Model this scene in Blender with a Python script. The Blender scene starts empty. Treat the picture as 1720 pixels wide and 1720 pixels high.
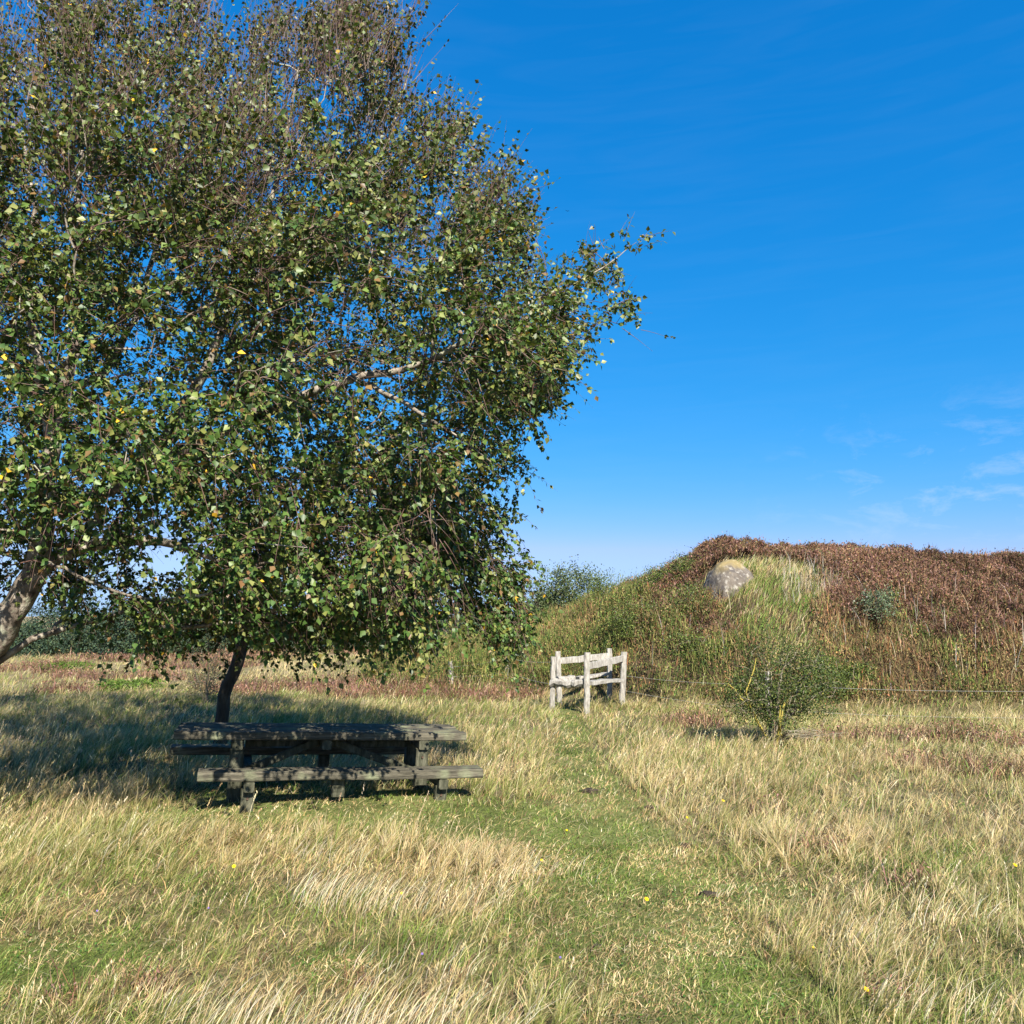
import bpy, bmesh, math, random
import numpy as np
R = np.random.default_rng(7)
random.seed(7)
rad = math.radians
sc = bpy.context.scene
# ------------------------------------------------------------------ camera
F = 1400.0; H = 2.1; PITCH = math.atan(175.0 / F)
cam_d = bpy.data.cameras.new('camera'); cam = bpy.data.objects.new('camera', cam_d)
sc.collection.objects.link(cam); sc.camera = cam
cam_d.sensor_width = 36; cam_d.lens = 36 * F / 1720; cam_d.clip_end = 20000; cam_d.clip_start = 0.05
cam.location = (0, 0, H); cam.rotation_euler = (math.pi / 2 + PITCH, 0, 0)
# ------------------------------------------------------------------ sky and sun
SUN_EL, SUN_AZ = rad(38), rad(20)          # the sun stands behind the viewer's right shoulder
sd = np.array([math.sin(SUN_AZ) * math.cos(SUN_EL), -math.cos(SUN_AZ) * math.cos(SUN_EL), math.sin(SUN_EL)])
w = bpy.data.worlds.new('World'); sc.world = w; w.use_nodes = True
nt = w.node_tree; N = nt.nodes; L = nt.links
bg = N['Background']; bg.inputs[1].default_value = 0.067
sky = N.new('ShaderNodeTexSky'); sky.sky_type = 'NISHITA'; sky.sun_disc = False
sky.sun_elevation = SUN_EL; sky.sun_rotation = math.atan2(sd[0], sd[1])
sky.altitude = 20; sky.air_density = 1.0; sky.dust_density = 0.35; sky.ozone_density = 3.0
hs = N.new('ShaderNodeHueSaturation'); hs.inputs['Saturation'].default_value = 1.3; hs.inputs['Value'].default_value = 1.0
L.new(sky.outputs[0], hs.inputs['Color'])
tc = N.new('ShaderNodeTexCoord')
def wn(scale, sx, sy, sz, det=5, rough=0.55, dist=0.0):
    mp = N.new('ShaderNodeMapping'); mp.inputs['Scale'].default_value = (sx, sy, sz)
    L.new(tc.outputs['Generated'], mp.inputs[0])
    n = N.new('ShaderNodeTexNoise'); n.inputs['Scale'].default_value = scale; n.inputs['Detail'].default_value = det
    n.inputs['Roughness'].default_value = rough; n.inputs['Distortion'].default_value = dist
    L.new(mp.outputs[0], n.inputs['Vector']); return n
def mrange(src, a, b, c=0.0, d=1.0):
    m = N.new('ShaderNodeMapRange'); m.inputs[1].default_value = a; m.inputs[2].default_value = b
    m.inputs[3].default_value = c; m.inputs[4].default_value = d; L.new(src, m.inputs[0]); return m.outputs[0]
def wmath(op, a, b):
    m = N.new('ShaderNodeMath'); m.operation = op
    for i, v in enumerate((a, b)):
        if isinstance(v, (int, float)): m.inputs[i].default_value = v
        else: L.new(v, m.inputs[i])
    return m.outputs[0]
sep = N.new('ShaderNodeSeparateXYZ'); L.new(tc.outputs['Generated'], sep.inputs[0])
wisp = wn(15, 1, 1, 2.2, 10, 0.66, 0.4)
band = wmath('MULTIPLY', mrange(sep.outputs[2], 0.05, 0.12), mrange(sep.outputs[2], 0.25, 0.15))
bandx = mrange(sep.outputs[0], 0.25, 0.45)
cl = wmath('MULTIPLY', wmath('MULTIPLY', mrange(wisp.outputs[0], 0.53, 0.78), band), bandx)
veil = wmath('MULTIPLY', mrange(wn(6, 1, 1, 9, 5, 0.5, 0.8).outputs[0], 0.42, 0.75), 0.013)
cl = wmath('ADD', wmath('MULTIPLY', cl, 0.4), veil)
sr = N.new('ShaderNodeSeparateColor'); L.new(hs.outputs[0], sr.inputs[0]); cr = N.new('ShaderNodeCombineColor')
rch, gch, bch = [wmath('MULTIPLY', wmath('POWER', sr.outputs[i], g_), a_) for i, (g_, a_) in enumerate(((1.5, .24), (.6, 1.07), (.5, 2.06)))]   # deep blue of the phone photograph
bch = wmath('MAXIMUM', bch, wmath('MULTIPLY', gch, 1.5)); gch = wmath('MAXIMUM', gch, wmath('MULTIPLY', bch, .30)); rch = wmath('MINIMUM', rch, wmath('MULTIPLY', gch, .66))
for i, c_ in enumerate((rch, gch, bch)): L.new(c_, cr.inputs[i])
mx = N.new('ShaderNodeMixRGB'); L.new(cl, mx.inputs[0]); L.new(cr.outputs[0], mx.inputs[1])
mx.inputs[2].default_value = (4.2, 4.6, 5.6, 1)
L.new(mx.outputs[0], bg.inputs[0])
sl = bpy.data.lights.new('sun', 'SUN'); sl.energy = 4.5; sl.angle = rad(0.5); sl.color = (1, 0.94, 0.82)
so = bpy.data.objects.new('sun', sl); sc.collection.objects.link(so)
from mathutils import Vector
so.rotation_euler = Vector(sd).to_track_quat('Z', 'Y').to_euler(); so.location = (20, -30, 40)
vs = sc.view_settings; vs.view_transform = 'Standard'; vs.look = 'None'; vs.gamma = 1; vs.exposure = 1.57
sc.cycles.max_bounces = 6; sc.cycles.diffuse_bounces = 3; sc.cycles.transmission_bounces = 3
sc.cycles.glossy_bounces = 2; sc.cycles.transparent_max_bounces = 4
sc.cycles.use_denoising = True

# ------------------------------------------------------------------ helpers
cp, sp = math.cos(PITCH), math.sin(PITCH)
def ray(px, py):
    a = (np.asarray(px, float) - 860) / F; b = (860 - np.asarray(py, float)) / F
    return np.stack([a, cp - sp * b, sp + cp * b], -1)
def pt(px, py, Y):
    d = ray(px, py); return np.array([0, 0, H]) + d * (np.asarray(Y, float) / d[..., 1])[..., None]
def gp(px, py, z=0.0):
    d = ray(px, py); t = (z - H) / d[..., 2]; return (np.array([0, 0, H]) + d * np.asarray(t)[..., None])[..., :2]
def smooth(x): x = np.clip(x, 0, 1); return x * x * (3 - 2 * x)
_T = np.random.default_rng(11).random((64, 64, 64)).astype(np.float32)
def vn(p, s, seed=0):
    q = np.asarray(p, float) * s + seed * 17.31 + 500
    if q.shape[-1] == 2: q = np.concatenate([q, np.full(q.shape[:-1] + (1,), seed * 3.7)], -1)
    i = np.floor(q).astype(int); f = q - i; f = f * f * (3 - 2 * f); o = 0
    for dx in (0, 1):
        for dy in (0, 1):
            for dz in (0, 1):
                o = o + (f[..., 0] if dx else 1 - f[..., 0]) * (f[..., 1] if dy else 1 - f[..., 1]) * (f[..., 2] if dz else 1 - f[..., 2]) * _T[(i[..., 0] + dx) % 64, (i[..., 1] + dy) % 64, (i[..., 2] + dz) % 64]
    return o
def fbm(p, s, seed=0, o=4):
    v = 0; a = .5; t = 0
    for k in range(o): v = v + a * vn(p, s * 2 ** k, seed + k); t += a; a *= .5
    return v / t
def unit(v): return v / np.maximum(np.linalg.norm(v, axis=-1, keepdims=True), 1e-9)
def mesh(name, V, faces, mat, parent=None, col=None, smoothf=False):
    me = bpy.data.meshes.new(name); V = np.asarray(V, np.float32)
    faces = [np.asarray(f, np.int32) for f in faces if len(f)]
    me.vertices.add(len(V)); me.vertices.foreach_set('co', V.ravel())
    nl = sum(f.size for f in faces); npol = sum(len(f) for f in faces)
    me.loops.add(nl); me.loops.foreach_set('vertex_index', np.concatenate([f.ravel() for f in faces]))
    me.polygons.add(npol)
    sz = np.concatenate([np.full(len(f), f.shape[1]) for f in faces]); st = np.concatenate([[0], np.cumsum(sz)[:-1]])
    me.polygons.foreach_set('loop_start', st.astype(np.int32))
    if smoothf: me.polygons.foreach_set('use_smooth', np.ones(npol, bool))
    if col is not None:
        a = me.color_attributes.new('col', 'FLOAT_COLOR', 'POINT')
        c = np.ones((len(V), 4), np.float32); c[:, :3] = col; a.data.foreach_set('color', c.ravel())
    me.materials.append(mat); me.update(calc_edges=True); me.validate()
    o = bpy.data.objects.new(name, me); sc.collection.objects.link(o)
    if parent: o.parent = parent
    return o
def tag(o, label=None, cat=None, group=None, kind=None):
    if label: o['label'] = label
    if cat: o['category'] = cat
    if group: o['group'] = group
    if kind: o['kind'] = kind
    return o
def empty(name, loc, label, cat, group=None, rot=(0, 0, 0)):
    o = bpy.data.objects.new(name, None); sc.collection.objects.link(o); o.location = loc; o.rotation_euler = rot
    o.empty_display_size = .2
    return tag(o, label, cat, group)
# materials
def newmat(name):
    m = bpy.data.materials.new(name); m.use_nodes = True; return m, m.node_tree.nodes, m.node_tree.links
def leafmat(name, trans=0.35, rough=0.5, spec=0.3, tint=(1, 1, 1)):
    m, n, l = newmat(name); b = n['Principled BSDF']; b.inputs['Roughness'].default_value = rough
    b.inputs['Specular IOR Level'].default_value = spec
    a = n.new('ShaderNodeAttribute'); a.attribute_name = 'col'; l.new(a.outputs['Color'], b.inputs['Base Color'])
    t = n.new('ShaderNodeBsdfTranslucent'); g = n.new('ShaderNodeMixRGB'); g.blend_type = 'MULTIPLY'; g.inputs[0].default_value = 1
    g.inputs[2].default_value = (*tint, 1); l.new(a.outputs['Color'], g.inputs[1]); l.new(g.outputs[0], t.inputs[0])
    x = n.new('ShaderNodeMixShader'); x.inputs[0].default_value = trans
    l.new(b.outputs[0], x.inputs[1]); l.new(t.outputs[0], x.inputs[2]); l.new(x.outputs[0], n['Material Output'].inputs[0]); return m
def noisemat(name, cols, scale=4, stretch=(1, 1, 1), rough=.85, bump=.4, bscale=None, det=8, extra=None, coord='Object'):
    m, n, l = newmat(name); b = n['Principled BSDF']; b.inputs['Roughness'].default_value = rough
    b.inputs['Specular IOR Level'].default_value = .2
    tc = n.new('ShaderNodeTexCoord'); mp = n.new('ShaderNodeMapping'); mp.inputs['Scale'].default_value = stretch
    l.new(tc.outputs[coord], mp.inputs[0])
    t = n.new('ShaderNodeTexNoise'); t.inputs['Scale'].default_value = scale; t.inputs['Detail'].default_value = det
    t.inputs['Roughness'].default_value = .65; l.new(mp.outputs[0], t.inputs['Vector'])
    r = n.new('ShaderNodeValToRGB'); l.new(t.outputs[0], r.inputs[0]); e = r.color_ramp.elements
    lo, hi = .3, .7
    for i, c in enumerate(cols):
        p = lo + (hi - lo) * i / (len(cols) - 1)
        if i < 2: el = e[i]; el.position = p
        else: el = e.new(p)
        el.color = (*c, 1)
    out = r.outputs[0]
    if extra: out = extra(n, l, tc, out)
    l.new(out, b.inputs['Base Color'])
    t2 = n.new('ShaderNodeTexNoise'); t2.inputs['Scale'].default_value = bscale or scale * 4; t2.inputs['Detail'].default_value = 6
    l.new(mp.outputs[0], t2.inputs['Vector'])
    bp = n.new('ShaderNodeBump'); bp.inputs['Strength'].default_value = bump; bp.inputs['Distance'].default_value = .02
    l.new(t2.outputs[0], bp.inputs['Height']); l.new(bp.outputs[0], b.inputs['Normal']); return m
M_grass = leafmat('grass_blade', .35, .55, .25)
M_leaf = leafmat('birch_leaf', .22, .45, .32, (1.1, 1.15, .45))
M_scrub = leafmat('scrub_leaf', .25, .6, .2)
M_petal = leafmat('petal', .3, .6, .2)
def lichen(n, l, tc, src, col=(.42, .40, .30), amt=(.52, .62), scale=6):
    t = n.new('ShaderNodeTexNoise'); t.inputs['Scale'].default_value = scale; t.inputs['Detail'].default_value = 7
    l.new(tc.outputs['Object'], t.inputs['Vector'])
    mr = n.new('ShaderNodeMapRange'); mr.inputs[1].default_value = amt[0]; mr.inputs[2].default_value = amt[1]; l.new(t.outputs[0], mr.inputs[0])
    x = n.new('ShaderNodeMixRGB'); l.new(mr.outputs[0], x.inputs[0]); l.new(src, x.inputs[1]); x.inputs[2].default_value = (*col, 1); return x.outputs[0]
M_bark = noisemat('birch_bark', [(.05, .035, .028), (.20, .165, .13), (.42, .38, .32)], 7, (1, 1, .8), .8, .8, 30,
                  extra=lambda n, l, tc, s: lichen(n, l, tc, s, (.30, .30, .22), (.55, .65), 9))
M_darkbark = noisemat('dark_bark', [(.025, .02, .016), (.07, .055, .04), (.13, .11, .08)], 9, (1, 1, .3), .85, .9, 30)
M_twig = noisemat('twig_bark', [(.07, .035, .028), (.12, .07, .055), (.24, .19, .16)], 3, (1, 1, 1), .6, .2)
M_greytwig = noisemat('grey_twig', [(.10, .08, .06), (.20, .17, .12), (.30, .27, .2)], 3)
M_yellowstem = noisemat('lichen_stem', [(.13, .11, .07), (.30, .24, .05), (.40, .32, .07)], 12)
M_tablewood = noisemat('weathered_table_wood', [(.03, .027, .02), (.08, .072, .052), (.18, .16, .118)], 5, (.6, 8, 8), .85, .7, 20,
                       extra=lambda n, l, tc, s: lichen(n, l, tc, s, (.17, .18, .11), (.52, .70), 4))
M_tableunder = noisemat('dark_frame_wood', [(.022, .024, .014), (.055, .055, .036), (.12, .115, .08)], 5, (5, 5, 1.2), .85, .6, 20)  # frame timber, darker and slightly greener than the planks and seats
M_palewood = noisemat('bleached_wood', [(.12, .108, .092), (.27, .25, .22), (.39, .37, .34)], 6, (4, 4, 1), .8, .6, 24,
                      extra=lambda n, l, tc, s: lichen(n, l, tc, s, (.25, .25, .20), (.6, .75), 11))
M_metal = noisemat('wire', [(.2, .2, .19), (.36, .35, .33)], 3)

# ------------------------------------------------------------------ the lie of the land
def terrain(X, Y, fine=True):
    P = np.stack([X, Y], -1)
    zc = np.interp(X, [-30, -8, -4, -2, 0, 1, 2.5, 3.6, 4.8, 6.1, 7.1, 8.7, 10.5, 12.3, 13.9, 15.4, 20, 30, 48],
                   [.1, .1, .35, .65, 1.0, 1.4, 2.0, 2.5, 3.05, 3.8, 3.95, 3.85, 3.75, 3.6, 3.35, 3.45, 3.2, 2.4, 0])
    y0 = np.interp(X, [-8, 0, 2.6, 3.6, 6, 20, 40], [23, 22, 20.6, 18.8, 18, 17.6, 22])
    yc = np.interp(X, [-8, 0, 3, 6, 20, 40], [31, 28.5, 26, 25, 25, 30])
    s = np.clip((Y - y0) / (yc - y0), 0, 1); pr = s * (1.55 - .55 * s); pr = pr * smooth(s * 4 + .1)
    back = 1 - .55 * smooth((Y - yc - 1) / 18)
    z = zc * pr * back
    z = z + (fbm(P, .12, 3) - .5) * .5 * smooth((Y - 22) / 20) * (1 - smooth((Y - 60) / 40))
    if fine:
        on = smooth(z / .5)
        z = z + on * (fbm(P, .55, 5, 3) - .5) * .45
        z = z + (fbm(P, 1.1, 8, 3) - .5) * .16 * (1 - smooth((Y - 40) / 20)) * smooth((Y - 1) / 3) * (1 - .6 * pathw(X, Y))
        z = z + .18 * np.exp(-((X + 2.15) ** 2 / 5.5 + (Y - 9.4) ** 2 / 2.2))
    return z
SX, SY = 0, 0
_py = np.array([1195, 1230, 1280, 1320, 1360, 1400, 1450, 1500, 1560, 1640, 1720, 2200])
_pc = np.array([957, 962, 968, 985, 1000, 1025, 1060, 1080, 1095, 1120, 1140, 1150])
_ph = np.array([16, 27, 38, 54, 82, 115, 150, 180, 200, 210, 215, 220])
_g = gp(_pc, _py); _pY = _g[:, 1]; _pX = _g[:, 0]; _pH = gp(_pc + _ph, _py)[:, 0] - _pX
def pathw(X, Y):
    P = np.stack([X, Y], -1); o = np.argsort(_pY)
    c = np.interp(Y, _pY[o], _pX[o]); h = np.interp(Y, _pY[o], _pH[o])
    d = np.abs(X - c + (fbm(P, 1.3, 31, 4) - .5) * 2.2 * np.clip(h, .08, 1)) / h
    v = smooth((1.45 - d) / .9) * (Y < 19.5)
    for (px, py, rx, ry) in GREEN:
        g = gp(px, py); q = ((X - g[0]) / rx) ** 2 + ((Y - g[1]) / ry) ** 2 + (fbm(P, 1.7, 33, 3) - .5) * 1.2
        v = np.maximum(v, smooth((1.3 - q) / .7))
    return v
GREEN = [(620, 1378, 2.3, .75), (80, 1620, .7, .5), (430, 1350, 1.2, .5), (840, 1400, 1.0, .9), (1260, 1500, .5, .5), (560, 1620, .3, .3)]
HEATH = [(40, 1128, 2.0, 1.5), (250, 1112, 2.6, 2.5), (130, 1160, 1.5, .9), (430, 1158, 1.8, 1.6), (600, 1160, 2.2, 2.0), (720, 1168, 1.6, 1.2), (330, 1125, 1.8, 1.6),
         (1160, 1215, .8, .7), (1440, 1245, 1.1, .6), (1600, 1240, 1.0, .6), (1560, 1290, .75, .45), (1700, 1300, .7, .5), (1710, 1250, .8, .6), (840, 1172, 1.2, .9),
         (110, 1690, .16, .12), (240, 1665, .22, .12), (1500, 1690, .14, .12), (1290, 1370, .22, .18), (1380, 1440, .3, .15), (1540, 1500, .25, .14), (1330, 1700, .14, .1), (930, 1155, 1.4, 1.0), (590, 1640, .15, .1)]
def heathw(X, Y):
    P = np.stack([X, Y], -1); v = np.zeros(X.shape); nz = (fbm(P, 1.3, 41, 3) - .5) * 1.6
    for (px, py, rx, ry) in HEATH:
        g = gp(px, py); q = ((X - g[0]) / rx) ** 2 + ((Y - g[1]) / ry) ** 2 + nz
        v = np.maximum(v, smooth((1.1 - q) / .4))
    v = np.maximum(v, smooth((fbm(P, .33, 44, 3) - .58) / .06) * smooth((Y - 20) / 4))
    return v
def moundz(X, Y): return terrain(X, Y, False)

def axis(lo, hi, fine_lo, fine_hi, st):
    a = [np.arange(fine_lo, fine_hi, st)]
    x = fine_hi; s = st
    up = []
    while x < hi: up.append(x); s *= 1.22; x += s
    x = fine_lo; s = st; dn = []
    while x > lo: s *= 1.22; x -= s; dn.append(x)
    return np.concatenate([np.array(dn[::-1]), a[0], np.array(up + [hi])])
gx = axis(-4000, 4000, -20, 26, .14); gy = axis(-40, 6000, 1.5, 34, .14)
GX, GY = np.meshgrid(gx, gy, indexing='ij'); GZ = terrain(GX, GY)
nx, ny = GX.shape; idx = np.arange(nx * ny).reshape(nx, ny)
fq = np.stack([idx[:-1, :-1], idx[1:, :-1], idx[1:, 1:], idx[:-1, 1:]], -1).reshape(-1, 4)
gv = np.stack([GX, GY, GZ], -1).reshape(-1, 3)
def lerp(a, b, t): return np.asarray(a) + (np.asarray(b) - np.asarray(a)) * np.asarray(t)[..., None]
pw = pathw(gv[:, 0], gv[:, 1]); hw = heathw(gv[:, 0], gv[:, 1]); mz = smooth(moundz(gv[:, 0], gv[:, 1]) / .5)
farw = smooth((gv[:, 1] - 22) / 20) * (1 - mz)
gc = lerp((.12, .10, .05), (.10, .115, .035), pw); gc = lerp(gc, (.26, .21, .115), farw)
gc = lerp(gc, (.10, .05, .032), hw); gc = lerp(gc, (.055, .04, .022), mz)
gc = gc * (.45 + 1.0 * fbm(gv[:, :2], 2.2, 50, 4))[:, None]
def gextra(n, l):
    pass
mg, n_, l_ = newmat('ground_litter'); b_ = n_['Principled BSDF']; b_.inputs['Roughness'].default_value = .95; b_.inputs['Specular IOR Level'].default_value = .1
a_ = n_.new('ShaderNodeAttribute'); a_.attribute_name = 'col'
t_ = n_.new('ShaderNodeTexNoise'); t_.inputs['Scale'].default_value = 14; t_.inputs['Detail'].default_value = 10; t_.inputs['Roughness'].default_value = .75
tc_ = n_.new('ShaderNodeTexCoord'); l_.new(tc_.outputs['Object'], t_.inputs['Vector'])
r_ = n_.new('ShaderNodeMapRange'); r_.inputs[1].default_value = .3; r_.inputs[2].default_value = .7; r_.inputs[3].default_value = .45; r_.inputs[4].default_value = 1.6; l_.new(t_.outputs[0], r_.inputs[0])
x_ = n_.new('ShaderNodeVectorMath'); x_.operation = 'SCALE'; l_.new(a_.outputs['Color'], x_.inputs[0]); l_.new(r_.outputs[0], x_.inputs['Scale'])
l_.new(x_.outputs[0], b_.inputs['Base Color'])
bb_ = n_.new('ShaderNodeBump'); bb_.inputs['Strength'].default_value = .8; bb_.inputs['Distance'].default_value = .03; l_.new(t_.outputs[0], bb_.inputs['Height']); l_.new(bb_.outputs[0], b_.inputs['Normal'])
g_ = mesh('ground', gv, [fq], mg, col=gc, smoothf=True); tag(g_, kind='structure')

# ------------------------------------------------------------------ blade and leaf makers
def blades(P, h, wd, az, lean, c0, c1, S=2, pw_=1.7, yaw=None):
    n = len(P); yaw = R.random(n) * 2 * np.pi if yaw is None else yaw
    side = np.stack([np.cos(yaw), np.sin(yaw), np.zeros(n)], -1); d = np.stack([np.cos(az), np.sin(az), np.zeros(n)], -1)
    V = np.zeros((n, 2 * S + 1, 3), np.float32); C = np.zeros((n, 2 * S + 1, 3), np.float32)
    for k in range(S + 1):
        t = k / S
        c = P + d * (h * lean * t ** pw_)[:, None]; c[:, 2] += h * t * (1 - .33 * np.minimum(lean, 1.5) * t)
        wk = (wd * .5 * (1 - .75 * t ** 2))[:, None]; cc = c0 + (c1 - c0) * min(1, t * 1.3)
        if k < S:
            V[:, 2 * k] = c - side * wk; V[:, 2 * k + 1] = c + side * wk; C[:, 2 * k] = cc; C[:, 2 * k + 1] = cc
        else: V[:, 2 * S] = c; C[:, 2 * S] = cc
    b = (np.arange(n) * (2 * S + 1))[:, None]
    q = [b + np.array([[2 * k, 2 * k + 1, 2 * k + 3, 2 * k + 2]]) for k in range(S - 1)]
    q = np.concatenate(q) if q else np.zeros((0, 4), int)
    t = b + np.array([[2 * S - 2, 2 * S - 1, 2 * S]])
    return V.reshape(-1, 3), C.reshape(-1, 3), q, t
class Bag:
    def __init__(s): s.V = []; s.C = []; s.Q = []; s.T = []; s.n = 0
    def add(s, V, C, q, t):
        s.V.append(V); s.C.append(C); s.Q.append(q + s.n); s.T.append(t + s.n); s.n += len(V)
    def build(s, name, mat, parent=None, sm=False):
        return mesh(name, np.concatenate(s.V), [np.concatenate(s.Q).reshape(-1, 4), np.concatenate(s.T).reshape(-1, 3)], mat, parent, np.concatenate(s.C), sm)
def leaves(P, ax, nr, ln, wd, C, fold=.25):
    n = len(P); ax = unit(ax); side = unit(np.cross(ax, nr)); nr = np.cross(side, ax)
    ln = ln[:, None]; wd = wd[:, None]
    v = np.stack([P, P + ax * ln * .38 + side * wd * .5 + nr * wd * fold, P + ax * ln, P + ax * ln * .38 - side * wd * .5 + nr * wd * fold], 1)
    b = (np.arange(n) * 4)[:, None]
    t = np.concatenate([b + np.array([[0, 1, 2]]), b + np.array([[0, 2, 3]])])
    return v.reshape(-1, 3), np.repeat(C, 4, 0), np.zeros((0, 4), int), t
def rdir(n): return unit(R.normal(size=(n, 3)))
def pick(cols, probs, n, jit=.2):
    c = np.array(cols)[R.choice(len(cols), n, p=np.array(probs) / sum(probs))]
    return c * (1 + (R.random((n, 1)) - .5) * 2 * jit) * (1 + (R.random((n, 3)) - .5) * .16)
def scatter(n, y0, y1, k=1.6, half=.74, pad=.8):
    """density falls with distance: n points over the wedge of ground in view, and a margin round it"""
    u = R.random(n); e = 2 - k
    Y = (y0 ** e + u * (y1 ** e - y0 ** e)) ** (1 / e) if abs(e) > 1e-6 else y0 * (y1 / y0) ** u
    X = (R.random(n) * 2 - 1) * (half * Y + pad + .4); return X, Y

# ------------------------------------------------------------------ grass
STR = (.60, .46, .235); STR2 = (.47, .34, .15); PALE = (.68, .58, .37); GRN = (.14, .20, .035); DGR = (.07, .12, .02); OLV = (.24, .24, .07); BRN = (.19, .10, .055)
def ground_pts(X, Y): return np.stack([X, Y, terrain(X, Y) - .01], -1)
TBL = (-2.15, 9.75)
def undertable(X, Y): return (np.abs((X - TBL[0]) * .951 + (Y - TBL[1]) * .309) < 1.6) & (np.abs(-(X - TBL[0]) * .309 + (Y - TBL[1]) * .951) < .72)
bag = Bag(); MS = gp(90, 1625)
# short sward
for (n, ya, yb, S) in ((430000, 2.6, 8, 2), (260000, 7, 24, 2)):
    X, Y = scatter(n, ya, yb, 1.7); P2 = np.stack([X, Y], -1); p = pathw(X, Y)
    keep = (moundz(X, Y) < .5) & (R.random(n) < .35 + .65 * p) & (R.random(n) < .35 + 1.1 * fbm(P2, 7, 77, 2)); X = X[keep]; Y = Y[keep]; p = p[keep]; n = len(X)
    P = ground_pts(X, Y); g = fbm(P[:, :2], 1.6, 61, 3)
    h = (.018 + .045 * R.random(n) ** 1.4) * (1 + .8 * smooth((Y - 7) / 4)) * (1 + 1.3 * (1 - p)) * (.6 + g)
    wd = (.0022 + .00052 * Y) * (.6 + .8 * R.random(n)); az = R.normal(0.1, 1.3, n); lean = .4 + R.random(n) * 1.2
    gr = R.random(n) < np.clip((g - .30) * 2.4, .25, .8) + .5 * np.exp(-((X - MS[0]) / .75) ** 2 - ((Y - MS[1]) / .5) ** 2)
    c1 = np.where(gr[:, None], pick([GRN, (.18, .25, .05), DGR, OLV], [4, 3, 2, 2], n), pick([STR, STR2, PALE, BRN], [4, 4, 1, 2], n)); c1 = c1 * (.35 + 1.3 * fbm(P[:, :2], 4, 63, 3))[:, None]
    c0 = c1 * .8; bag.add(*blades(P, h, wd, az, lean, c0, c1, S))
# clover and plantain leaves among the blades
n = 26000; X, Y = scatter(n, 2.6, 9, 1.8); k = (R.random(n) < pathw(X, Y)) & (fbm(np.stack([X, Y], -1), 3.5, 66, 3) > .5); X = X[k]; Y = Y[k]; n = len(X); P = ground_pts(X, Y); P[:, 2] += .012 + .03 * R.random(n)
a_ = rdir(n); a_[:, 2] = .15 + .3 * R.random(n); bag.add(*leaves(P, a_, np.array([0, 0, 1.]) + .5 * rdir(n), .010 + .014 * R.random(n), .009 + .010 * R.random(n), pick([(.06, .14, .025), (.10, .19, .04), (.16, .22, .06)], [3, 3, 1], n)))
# straw lying flat
n = 13000; X, Y = scatter(n, 2.6, 14, 1.8); k = moundz(X, Y) < .3; X = X[k]; Y = Y[k]; n = len(X); P = ground_pts(X, Y); P[:, 2] += .02 + .03 * R.random(n)
c = pick([STR, PALE, STR2], [3, 2, 2], n); bag.add(*blades(P, .03 + .05 * R.random(n) ** 2 + .03 * (R.random(n) < .15), .0016 + .0004 * Y, R.random(n) * 6.28, 1.0 + R.random(n) * 2.0, c, c, 1, 1.0))
tag(bag.build('short_grass', M_grass), 'short green sward mixed with dead straw along the trodden way', 'grass', kind='stuff')
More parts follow.
